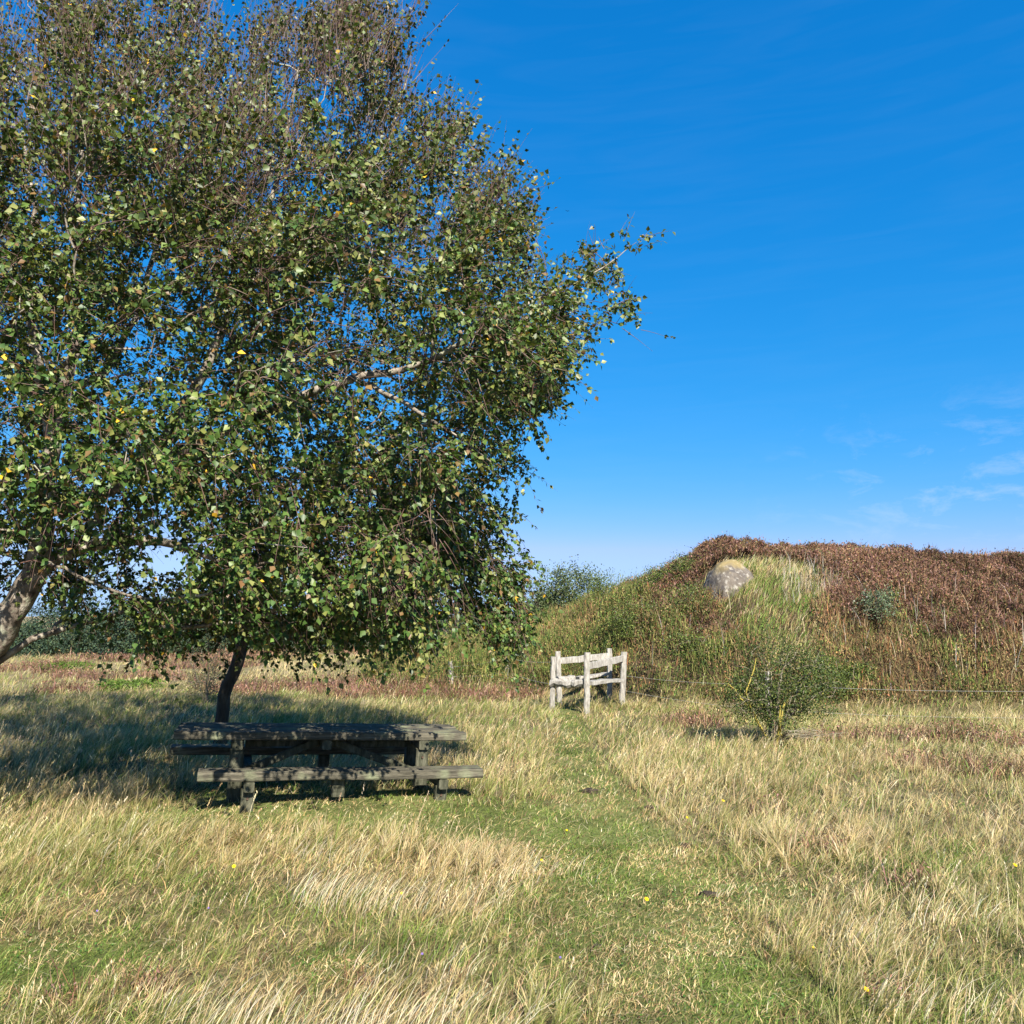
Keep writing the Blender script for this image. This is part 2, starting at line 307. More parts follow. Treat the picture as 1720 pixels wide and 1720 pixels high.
# tall straw-coloured grass, in tussocks
bag = Bag()
def tall(n, ya, yb, S, k=1.6, thr=.3):
    X, Y = scatter(n, ya, yb, k)
    # pull blades towards tussock centres
    cell = .17; cx = np.floor(X / cell); cy = np.floor(Y / cell); hsh = np.modf(np.sin(cx * 12.9898 + cy * 78.233) * 43758.5453)[0]; hs2 = np.modf(np.sin(cx * 39.3 + cy * 11.1) * 24634.6)[0]
    tx = (cx + .5 + hsh * .35) * cell; ty = (cy + .5 + hs2 * .35) * cell
    X = X + (tx - X) * .55; Y = Y + (ty - Y) * .55
    P2 = np.stack([X, Y], -1); p = pathw(X, Y); hw = heathw(X, Y); d = fbm(P2, .75, 71, 3); d2 = fbm(P2, 2.6, 72, 3); tus = np.abs(hsh)
    den = np.clip((d - thr) * 4, .1, 1) * np.clip((d2 - .33) * 5, .12, 1) * (1 - p * .96) * (1 - hw * .88) * (.3 + tus) * (1 - smooth((moundz(X, Y) - .25) / .3))
    den *= np.where(undertable(X, Y), .35, 1)
    keep = R.random(n) < den; X = X[keep]; Y = Y[keep]; d = d[keep]; d2 = d2[keep]; tus = tus[keep]; p = p[keep]; hsh = hsh[keep]; hw = hw[keep]; n = len(X)
    P = ground_pts(X, Y)
    near = smooth((Y - 5) / 6); leftn = smooth((-.1 * Y - X) / 1.0) * (1 - smooth((Y - 6.5) / 3))
    h = (.04 + .185 * R.random(n) ** 1.5) * (.2 + .75 * d + .5 * d2 + .5 * tus) * (1 - .75 * p) * (1 + .2 * near) * (1 - .32 * leftn) * (1 - .3 * hw)
    rare = R.random(n) < .05; h = np.where(rare, h * 1.8, h)
    wd = (.0014 + .00045 * Y) * (.5 + .8 * R.random(n)); az = R.normal(0.15, .95, n) + hsh * .9 + (fbm(P[:, :2], .6, 76, 2) - .5) * 2.0
    lean = .1 + .75 * R.random(n) + .25 * fbm(P[:, :2], .5, 75, 2); br_ = R.random(n) < .13; lean = np.where(br_, lean + 1.4, lean); h = np.where(br_, h * .6, h); wd = wd * np.where(R.random(n) < .07, 2.0, 1)
    gm = fbm(P[:, :2], .9, 81, 3) * .5 + fbm(P[:, :2], .3, 83, 2) * .5; gr = R.random(n) < np.clip((gm - .37 + .09 * leftn + .05 * (Y < 7)) * 3.2, .06, .7)
    c1 = np.where(gr[:, None], pick([OLV, (.32, .32, .11), GRN, (.40, .37, .16)], [3, 3, 2, 2], n), pick([STR, STR2, PALE, (.64, .49, .33), BRN], [6, 3, 3, 2, .6], n))
    c1 = c1 * (.55 + .9 * fbm(P[:, :2], 2.4, 84, 3))[:, None]
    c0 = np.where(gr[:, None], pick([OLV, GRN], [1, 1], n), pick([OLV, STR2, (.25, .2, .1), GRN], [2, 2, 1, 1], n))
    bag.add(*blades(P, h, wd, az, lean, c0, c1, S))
tall(420000, 2.5, 8, 3, 1.4); tall(560000, 7, 20, 2, 1.5); tall(330000, 18, 60, 2, 1.6, .3)
# a few stiff pale clumps
for (px, py, r, m, hh) in [(560, 1520, .16, 300, .36), (540, 1450, .14, 160, .3), (880, 1470, .2, 260, .26), (690, 1520, .22, 300, .25), (1450, 1600, .1, 190, .24), (1215, 1505, .05, 26, .16), (1570, 1560, .14, 110, .32),
                           (320, 1720, .15, 170, .3), (600, 1750, .15, 190, .33), (720, 1740, .12, 120, .35), (450, 1760, .14, 150, .3), (1520, 1700, .12, 90, .3), (1620, 1720, .12, 90, .3), (150, 1440, .3, 250, .3),
                           (1480, 1690, .1, 60, .26), (860, 1740, .08, 40, .25), (660, 1640, .15, 90, .3)]:
    m = int(m * .7); hh *= .8; g = gp(px, py); P = ground_pts(g[0] + R.normal(0, r * 1.5, m), g[1] + R.normal(0, r * .9, m)); c = pick([PALE, STR, (.6, .55, .42)], [2, 2, 2], m)
    bag.add(*blades(P, hh * (.5 + .8 * R.random(m)), .0028 + .0014 * R.random(m) + g[1] * .0002, R.normal(.2, .45, m), .35 + .5 * R.random(m), c * .85, c, 3))
# seed heads: thin culms with a feathery top
m = 3400; X, Y = scatter(m, 2.6, 16, 1.5); k = (pathw(X, Y) < .35) & (moundz(X, Y) < .2) & ~undertable(X, Y) & (fbm(np.stack([X, Y], -1), .75, 71, 3) > .42); X = X[k]; Y = Y[k]; m = len(X); P = ground_pts(X, Y)
hh = .22 + .26 * R.random(m); az = R.normal(.15, .7, m); le = .15 + .4 * R.random(m); c = pick([PALE, STR, (.5, .36, .2)], [2, 3, 1.5], m); bag.add(*blades(P, hh, .0014 + .00032 * Y, az, le, c, c, 3))
for q_ in range(9):
    t = .78 + .25 * q_ / 9; d_ = np.stack([np.cos(az), np.sin(az), np.zeros(m)], -1); tp = P + d_ * (hh * le * t ** 1.7)[:, None]; tp[:, 2] += hh * t * (1 - .33 * le * t)
    a_ = rdir(m) * .5; a_[:, 2] += 1; bag.add(*leaves(tp, a_, rdir(m), .012 + .010 * R.random(m) + .0008 * Y, .003 + .0007 * Y, c * .9))
tag(bag.build('tall_grass', M_grass), 'knee-high straw-coloured dry grass bent by the wind', 'grass', kind='stuff')

# ------------------------------------------------------------------ heather
HRED = [(.19, .095, .06), (.13, .065, .04), (.24, .135, .11), (.26, .155, .08), (.10, .085, .03), (.15, .14, .05)]
bag = Bag()
def sprigs(X, Y, hm, cols, probs, wmin=.006, lift=0.0, zoff=0):
    n = len(X); P = ground_pts(X, Y); cush = .6 * fbm(P[:, :2], 1.5, 91, 4) + .4 * fbm(P[:, :2], 3.4, 93, 3); hm = hm * (1 + .9 * (R.random(n) < .06))
    P[:, 2] += lift * (smooth((cush - .3) / .35) + .35 * fbm(P[:, :2], 5, 92, 2) - .15) + zoff; k_ = (lift == 0) | (R.random(n) < np.clip((cush - .26) * 6, .12, 1)); P = P[k_]; X = X[k_]; Y = Y[k_]; hm = hm[k_]; n = len(X)
    c = pick(cols, probs, n, .3); tone = .1 + 1.8 * fbm(P[:, :2], 1.0, 95, 4)
    c = c * tone[:, None]
    a = R.random(n) < .5
    bag.add(*blades(P[a], (hm * (.5 + R.random(n)))[a], ((wmin + .0006 * Y) * (.6 + .8 * R.random(n)))[a], R.random(n)[a] * 6.28, (.1 + .9 * R.random(n))[a], c[a] * .9, c[a], 2))
    b = ~a; Pb = P[b].copy(); Pb[:, 2] += (hm * R.random(n) ** .6)[b]; ax = rdir(b.sum()); ax[:, 2] += .5; ll = (.012 + .0021 * Y[b]) * (.6 + .8 * R.random(b.sum()))
    bag.add(*leaves(Pb, ax, rdir(b.sum()), ll, ll * .5, c[b]))
n = 420000; X, Y = scatter(n, 2.6, 60, 1.7); k = (R.random(n) < heathw(X, Y)) & (moundz(X, Y) < .5) & (Y < 60) & (pathw(X, Y) < .5); X = X[k]; Y = Y[k]
sprigs(X, Y, .24 * np.ones(len(X)) * (.6 + .5 * smooth((Y - 4) / 8)), HRED + [(.32, .21, .13)], [3, 2, 3, 2, 2, 1, 2], .004)
tag(bag.build('heather_patches', M_scrub), 'low red-brown heather growing in patches among the straw grass', 'heather', kind='stuff')

# mound cover
bag = Bag()
def mound_pts(n):
    X = R.random(n) * 25.5 - 4.5; Y = 17.6 + R.random(n) ** 1.15 * 13; return X, Y
BZ = pt(1232, 990, 22.5)
def grassy(X, Y):
    P = np.stack([X, Y], -1)
    c = np.interp(Y, [19, 20.5, 22, 24.5], [6.6, 6.5, 6.6, 7.0]); hwid = np.interp(Y, [18.5, 20.5, 22, 23.3, 24.2], [.3, .9, 1.7, 1.9, .2])
    return smooth((1.2 - np.abs(X - c + (fbm(P, 1.2, 99, 3) - .5) * 1.2) / hwid) / .5) * (Y < 24) * (Y > 19)
def onb(X, Y): return (X - BZ[0]) ** 2 / .36 + (Y - BZ[1] - .2) ** 2 / .25 < 1
n = 620000; X, Y = mound_pts(n); mz = moundz(X, Y); gw = grassy(X, Y)
P2 = np.stack([X, Y], -1); hfrac = np.clip((mz - .4) / 3, 0, 1); leftw = smooth((5.6 - X) / 2.5)
heat = smooth((hfrac + .32 * smooth((X - 7.5) / 2.5) + (fbm(P2, .7, 101, 4) - .5) * 1.3 - .40) / .4) * (1 - .7 * leftw * (1 - hfrac ** 2)) * smooth((mz - .3) / .5)
rr = R.random(n)
k = (mz > .22) & (rr < heat) & (R.random(n) > gw) & ~onb(X, Y)
sprigs(X[k], Y[k], .15 * np.ones(k.sum()), HRED, [4, 3, 4, 3, 2, 1.5], .005, .42)
# scrub of little upright leafy shoots on the lower and left slope
k2 = (mz > .12) & (rr >= heat) & (R.random(n) > gw * .93) & ~onb(X, Y) & (rr < heat + .75)
Xs, Ys = X[k2], Y[k2]; m = len(Xs); P = ground_pts(Xs, Ys); lw = leftw[k2]; hf = hfrac[k2]
cush = fbm(P[:, :2], 1.4, 111, 3)
hh = (.25 + .5 * smooth((cush - .3) / .4)) * (.8 + .35 * lw); t = R.random(m) ** .6
P[:, 2] += hh * t
gcol = pick([(.11, .15, .03), (.18, .20, .05), (.05, .085, .02), (.27, .24, .08)], [3, 2, 3, 1.5], m, .3); rcol = pick([(.23, .13, .06), (.16, .09, .05), (.30, .21, .10), (.17, .14, .055), (.32, .14, .06)], [3, 3, 2.5, 4, .8], m, .3)
gsel = R.random(m) < np.clip(.05 + .42 * lw + (fbm(P[:, :2], .9, 113, 3) - .45) * 1.6 + .25 * (1 - hf), .08, .85)
kk_ = R.random(m) < np.clip((cush - .25) * 5, .25, 1); up_ = R.random(m) < .35
C = np.where(gsel[:, None], gcol, rcol) * (.3 + 1.45 * fbm(P[:, :2], 1.5, 115, 2))[:, None]
ax = rdir(m); ax[:, 2] = np.abs(ax[:, 2]) + .4; ax[up_, 2] += 2.5; k_ = kk_ & ~up_; bag.add(*leaves(P[k_], ax[k_], rdir(k_.sum()), .035 + .05 * R.random(k_.sum()), .02 + .018 * R.random(k_.sum()), C[k_]))
k_ = kk_ & up_; nb = k_.sum(); bag.add(*blades(P[k_], .10 + .22 * R.random(nb), .008 + .010 * R.random(nb), R.random(nb) * 6.28, .1 + .5 * R.random(nb), C[k_] * .9, C[k_] * 1.1, 2))
tag(bag.build('mound_heath', M_scrub), 'rust and purple-brown heath with green scrub covering the mound', 'heath', kind='stuff')
bag = Bag()
n = 150000; X, Y = mound_pts(n); gw = grassy(X, Y); mz = moundz(X, Y)
edge = np.exp(-((mz - .3) / .28) ** 2) * .22
k = (R.random(n) < np.maximum(gw, np.maximum(edge, .05 * (mz > .3)))) & (mz > .05) & ~onb(X, Y); X = X[k]; Y = Y[k]; n = len(X); P = ground_pts(X, Y)
g = fbm(P[:, :2], 1.2, 121, 3); gr = R.random(n) < np.clip((g - .25) * 2.2, .3, .9)
c1 = np.where(gr[:, None], pick([(.18, .30, .05), (.28, .34, .09), OLV], [3, 2, 1], n), pick([STR, PALE, STR2], [3, 2, 2], n))
bag.add(*blades(P, (.14 + .25 * R.random(n)), .010 + .008 * R.random(n), R.normal(-.3, .8, n), .3 + .5 * R.random(n), c1 * .8, c1, 2))
m = 900; a = R.random(m) * 6.28; rr_ = .62 + .25 * R.random(m); X = BZ[0] + np.cos(a) * rr_ * 1.05; Y = BZ[1] + .15 + np.sin(a) * rr_; k = np.sin(a) < .35; X = X[k]; Y = Y[k]; m = len(X)
c1 = pick([(.19, .27, .05), (.27, .30, .09), STR, OLV], [3, 2, 2, 2], m); bag.add(*blades(ground_pts(X, Y), .16 + .26 * R.random(m), .010 + .008 * R.random(m), R.normal(-.3, 1.2, m), .2 + .5 * R.random(m), c1 * .8, c1, 2))
# pale dead stalks standing in the scrub
for (x0, x1, y0_, y1_, m) in ((1400, 1719, 1010, 1190, 60), (1000, 1250, 1030, 1150, 18), (1315, 1410, 960, 1030, 210), (1400, 1900, 980, 1180, 24)):
    px = x0 + R.random(m) * (x1 - x0); py = y0_ + R.random(m) * (y1_ - y0_); Yg = np.linspace(17.6, 25, 150); pts_ = []
    for a, b in zip(px, py):
        q = pt(np.full(150, a), np.full(150, b), Yg); dz = q[:, 2] - terrain(q[:, 0], q[:, 1]); j = np.argmin(np.abs(dz)); pts_.append((q[j, 0], q[j, 1]))
    pts_ = np.array(pts_); P = ground_pts(pts_[:, 0], pts_[:, 1]); P[:, 2] += .25; c = pick([PALE, (.5, .42, .33), (.6, .55, .5)], [1, 1, 1], m)
    bag.add(*blades(P, (.3 + .3 * R.random(m)) if m > 200 else (.4 + .5 * R.random(m)), (.004 + .005 * R.random(m)) if m > 200 else (.006 + .009 * R.random(m)), R.random(m) * 6.28, .05 + .4 * R.random(m), c * .8, c * .85, 3))
tag(bag.build('mound_grass', M_grass), 'pale green grass and bleached stalks on the face of the mound', 'grass', kind='stuff')

# ------------------------------------------------------------------ woody plants
def sweep(chains, sides_f, name, mat, parent, jit=.06):
    V = []; Q = []; T = []; n0 = 0
    for pts, rr in chains:
        m = len(pts); 
        if m < 2: continue
        s = sides_f(rr[0]); tg = np.gradient(pts, axis=0); tg = unit(tg)
        ref = np.array([0.3, .9, .2]) if abs(tg[0] @ np.array([0, 0, 1.])) > .8 else np.array([0, 0, 1.])
        u = unit(np.cross(tg, ref)); v = np.cross(tg, u); a = np.arange(s) * 2 * np.pi / s
        ring = pts[:, None] + (u[:, None] * np.cos(a)[None, :, None] + v[:, None] * np.sin(a)[None, :, None]) * (rr[:, None] * (1 + (R.random((m, s)) - .5) * 2 * jit))[..., None]
        V.append(ring.reshape(-1, 3)); i = np.arange(m * s).reshape(m, s) + n0
        Q.append(np.stack([i[:-1], np.roll(i[:-1], -1, 1), np.roll(i[1:], -1, 1), i[1:]], -1).reshape(-1, 4)); n0 += m * s
    return mesh(name, np.concatenate(V), [np.concatenate(Q)], mat, parent, smoothf=True)
def grow(limbs, att, step=.16, wp=.22, r0=.0028, p=2.15):
    cap = sum(len(l[0]) * 12 for l in limbs) + len(att) * 30 + 100
    pos = np.zeros((cap, 3)); par = np.full(cap, -1); pl = np.zeros(cap); rf = np.zeros(cap); n = 0
    for pts, rr in limbs:
        pts = np.array(pts, float); rr = np.array(rr, float); seg = np.linalg.norm(np.diff(pts, axis=0), axis=1); s = np.concatenate([[0], np.cumsum(seg)])
        k = max(3, int(s[-1] / step)); ss = np.linspace(0, s[-1], k)
        # smooth curve through the points
        q = np.stack([np.interp(ss, s, pts[:, i]) for i in range(3)], -1)
        for _ in range(3): q[1:-1] = .25 * q[:-2] + .5 * q[1:-1] + .25 * q[2:]
        q[1:-1] += R.normal(0, .012, q[1:-1].shape); r = np.interp(ss, s, rr)
        if n == 0: prev = -1; st = 0
        else: prev = int(np.argmin(np.linalg.norm(pos[:n] - q[0], axis=1))); st = 1
        for j in range(st, k):
            pos[n] = q[j]; par[n] = prev; rf[n] = r[j]; pl[n] = 0 if prev < 0 else pl[prev] + np.linalg.norm(q[j] - pos[prev]); prev = n; n += 1
    base = n
    d0 = np.array([np.min(np.linalg.norm(pos[:base] - a, axis=1)) for a in att]); order = np.argsort(d0 + R.random(len(att)) * .8); tips = []
    for ai in order:
        a = att[ai]; d = np.linalg.norm(pos[:n] - a, axis=1); lowpen = np.maximum(0, pos[:n, 2] - a[2]) * .35
        j = int(np.argmin(d + wp * pl[:n] + lowpen)); dj = d[j]
        if dj < .03: tips.append(j); continue
        pd = unit((pos[j] - pos[par[j]])[None])[0] if par[j] >= 0 else np.array([0, 0, 1.])
        ctrl = pos[j] + (unit((a - pos[j])[None])[0] * .5 + pd * .35 + np.array([0, 0, .15])) * dj * .55
        k = max(2, int(np.ceil(dj / step))); prev = j
        for q in range(1, k + 1):
            t = q / k; x = (1 - t) ** 2 * pos[j] + 2 * t * (1 - t) * ctrl + t * t * a
            if q < k: x = x + R.normal(0, .012, 3)
            pos[n] = x; par[n] = prev; pl[n] = pl[prev] + dj / k; prev = n; n += 1
        tips.append(prev)
    acc = np.zeros(n); 
    haskid = np.zeros(n, bool); haskid[par[1:n]] = True
    acc[~haskid] = r0 ** p
    for i in range(n - 1, 0, -1): acc[par[i]] += acc[i]
    r = np.maximum(acc ** (1 / p), rf[:n])
    best = np.full(n, -1); bv = np.zeros(n)
    for i in range(1, n):
        if acc[i] * (1 + (rf[i] > 0) * 100) > bv[par[i]]: bv[par[i]] = acc[i] * (1 + (rf[i] > 0) * 100); best[par[i]] = i
    chains = []; starts = [0] + [i for i in range(1, n) if best[par[i]] != i]
    for s in starts:
        ids = [] if s == 0 else [par[s]]; c = s
        rs = [] if s == 0 else [min(r[par[s]], r[s] * 1.25)]
        while c >= 0: ids.append(c); rs.append(r[c]); c = best[c]
        chains.append((pos[ids], np.array(rs)))
    tips = np.array(tips); td = unit(pos[tips] - pos[par[tips]])
    return chains, pos[tips], td, pos[:n], r
def twig_tubes(P, E, bend, r):
    """three-sided tapering twigs from P along E with a bend; returns vertices, quads and points along them"""
    n = len(P); S = 4; side = unit(np.cross(E, rdir(n))); up = np.cross(unit(E), side); V = np.zeros((n, (S + 1) * 3, 3)); C = []
    for k in range(S + 1):
        t = k / S; c = P + E * t + bend * t * t; C.append(c); rk = (r * (1 - .8 * t))[:, None]
        for a in range(3): V[:, k * 3 + a] = c + (side * math.cos(a * 2.094) + up * math.sin(a * 2.094)) * rk
    b = (np.arange(n) * (S + 1) * 3)[:, None, None]; q = []
    for k in range(S):
        for a in range(3): q.append([k * 3 + a, k * 3 + (a + 1) % 3, k * 3 + 3 + (a + 1) % 3, k * 3 + 3 + a])
    return V.reshape(-1, 3), (b + np.array(q)[None]).reshape(-1, 4), np.stack(C, 1)

# birches: crown outline in the picture, given depth
OUT = np.array([(-520, -20), (-380, -120), (-200, -60), (-60, 20), (0, 15), (60, -10), (130, -15), (200, 15), (300, -30), (340, -5), (362, 60), (392, 75), (430, 40), (470, 25), (500, 40), (560, -5), (640, -5), (712, 5), (700, 100), (685, 165), (730, 195), (800, 215), (795, 260), (868, 272), (862, 340), (912, 372), (885, 420), (925, 468), (965, 430), (1000, 400), (1088, 388), (1062, 470), (1078, 530), (1052, 568), (985, 550), (960, 606), (928, 690), (890, 742), (905, 800), (872, 832), (893, 880), (850, 925), (905, 952), (885, 1000), (898, 1070), (850, 1085), (750, 1085), (640, 1105), (560, 1090), (450, 1095), (380, 1070), (320, 1075), (245, 1110), (215, 1045), (110, 1035), (60, 975), (0, 985), (-150, 1000), (-330, 960), (-560, 900), (-700, 600), (-680, 250)], float)
def inpoly(x, y, P):
    c = np.zeros(len(x), bool); j = len(P) - 1
    for i in range(len(P)):
        a = (P[i, 1] > y) != (P[j, 1] > y)
        with np.errstate(divide='ignore', invalid='ignore'): b = x < (P[j, 0] - P[i, 0]) * (y - P[i, 1]) / (P[j, 1] - P[i, 1]) + P[i, 0]
        c ^= a & b; j = i
    return c
def edgedist(x, y, P):
    d = np.full(len(x), 1e9); q = np.stack([x, y], -1)
    for i in range(len(P)):
        a = P[i - 1]; b = P[i]; ab = b - a; t = np.clip(((q - a) @ ab) / (ab @ ab), 0, 1); d = np.minimum(d, np.linalg.norm(q - a - t[:, None] * ab, axis=1))
    return d
n = 32000
ax_ = R.random(n) * 1790 - 700; ay = R.random(n) * 1220 - 110; k = inpoly(ax_, ay, OUT); ax_ = ax_[k]; ay = ay[k]
e_ = 700; ax_ = np.concatenate([ax_, 640 + 265 * R.random(e_)]); ay = np.concatenate([ay, 860 + 230 * R.random(e_)]); k = inpoly(ax_, ay, OUT); ax_ = ax_[k]; ay = ay[k]
ed = edgedist(ax_, ay, OUT); k = ed > 8 + 10 * smooth((ax_ - 450) / 150) * (1 - smooth((ax_ - 930) / 30)) + 18 * smooth((ay - 1000) / 60) * (ax_ < 820); ax_ = ax_[k]; ay = ay[k]; ed = ed[k]
th = 3.2 * np.sqrt(np.clip(1 - (1 - np.minimum(ed / 330, 1)) ** 2, .004, 1)); Dc = 8.9 + .7 * smooth((ax_ - 300) / 500) * smooth((ay - 500) / 300)
AY = Dc + th * (R.random(len(ax_)) * 2 - 1); AP = pt(ax_, ay, AY)
cl = .5 * fbm(AP, .9, 7, 3) + .5 * fbm(AP, 2.1, 12, 2); keepp = np.clip((cl - .43) * 10, .03, 1) * np.where(ax_ < -40, .75, 1)
hole = np.zeros(len(ax_))
for (hx, hy, hr) in [(395, 60, 45), (840, 830, 22), (740, 1105, 48), (853, 1110, 30), (760, 960, 22), (560, 900, 22), (350, 880, 22), (90, 560, 22), (30, 330, 22), (250, 40, 25), (700, 330, 25), (430, 560, 25), (620, 520, 22), (210, 330, 22), (230, 600, 40), (480, 740, 40), (330, 660, 30), (300, 930, 40), (60, 1010, 40), (160, 560, 25), (520, 330, 20), (640, 700, 30), (870, 760, 25), (120, 760, 25), (560, 560, 25)]:
    hole = np.maximum(hole, np.exp(-((ax_ - hx) ** 2 + (ay - hy) ** 2) / hr ** 2))
keepp = keepp * (1 - .97 * hole) * (1 - .55 * smooth((ax_ - 920) / 40))
k = (R.random(len(ax_)) < keepp) & (AP[:, 2] > 1.3); AP = AP[k]; ax_ = ax_[k]; ay = ay[k]; AY = AY[k]
isB = (ax_ > 320) & (ay > 560) & (AY > 9.3) & (R.random(len(ax_)) < .95)
def sub(m, cap):
    i = np.nonzero(m)[0]; R.shuffle(i); return i[:cap]
iA = sub(~isB, 4700); iB = sub(isB, 2000)
def LP(lst): return [pt(a, b, c) for a, b, c in lst]
gA = gp(-185, 1400); gB = gp(366, 1268)
limA = [([np.array([gA[0], gA[1], -.1])] + LP([(-120, 1270, 8.6), (-60, 1150, 8.55), (10, 1045, 8.5), (66, 955, 8.4), (76, 860, 8.4), (86, 740, 8.4), (108, 650, 8.45), (132, 560, 8.5), (134, 460, 8.5), (130, 330, 8.6), (142, 200, 8.7), (125, 60, 8.8)]), [.22, .18, .155, .135, .12, .095, .08, .065, .05, .042, .03, .02, .01]),
        (LP([(-60, 1150, 8.55), (40, 1075, 8.7), (100, 1062, 8.9), (150, 1040, 9.1), (240, 1020, 9.4)]), [.04, .034, .028, .02, .012]),
        (LP([(66, 955, 8.4), (110, 925, 8.6), (190, 905, 8.8), (270, 905, 9.0), (380, 950, 9.3)]), [.09, .075, .06, .045, .02]),
        (LP([(86, 740, 8.4), (70, 640, 8.2), (50, 540, 8.1), (48, 440, 8.0), (62, 380, 8.0), (40, 240, 8.0)]), [.07, .055, .04, .035, .025, .01]),
        (LP([(76, 860, 8.4), (170, 835, 8.7), (230, 790, 8.9), (300, 710, 9.1), (345, 620, 9.2), (400, 490, 9.3), (436, 401, 9.3), (455, 340, 9.3), (480, 220, 9.3), (500, 120, 9.3)]), [.085, .08, .075, .065, .055, .045, .04, .03, .02, .01]),
        (LP([(230, 790, 8.9), (330, 750, 8.6), (445, 693, 8.4), (512, 667, 8.3), (592, 632, 8.2), (700, 620, 8.1), (800, 560, 8.0), (900, 500, 8.0), (960, 480, 8.0), (1040, 430, 8.0)]), [.06, .055, .05, .045, .04, .03, .022, .015, .01, .005]),
        (LP([(108, 650, 8.45), (160, 648, 8.7), (220, 560, 9.0), (260, 430, 9.3), (290, 300, 9.4), (300, 130, 9.5)]), [.05, .045, .035, .03, .02, .01]),
        (LP([(400, 490, 9.3), (500, 420, 9.6), (600, 330, 9.8), (660, 220, 9.9), (690, 110, 10)]), [.035, .03, .025, .015, .008]),
        (LP([(592, 632, 8.2), (680, 680, 7.6), (760, 720, 7.4), (830, 780, 7.4)]), [.03, .02, .012, .006]),
        (LP([(-120, 1270, 8.6), (-200, 1000, 8.8), (-300, 700, 9), (-330, 400, 9), (-300, 150, 9)]), [.13, .1, .07, .04, .015])]
limB = [([np.array([gB[0], gB[1], -.1])] + LP([(372, 1210, gB[1]), (383, 1150, gB[1]), (405, 1090, gB[1] - .05), (440, 1010, gB[1] - .2), (490, 900, gB[1] - .4), (560, 780, gB[1] - .6), (620, 640, gB[1] - .7)]), [.115, .1, .095, .09, .075, .055, .04, .02]),
        (LP([(440, 1010, gB[1] - .2), (520, 985, gB[1] - .8), (620, 1000, gB[1] - 1.6), (720, 1040, gB[1] - 2.2)]), [.05, .04, .025, .012]),
        (LP([(490, 900, gB[1] - .4), (600, 870, gB[1] - .8), (720, 850, gB[1] - 1.3), (820, 880, gB[1] - 1.6)]), [.045, .035, .02, .01]),
        (LP([(440, 1010, gB[1] - .2), (400, 930, gB[1] - 1), (400, 860, gB[1] - 1.6)]), [.04, .03, .012])]
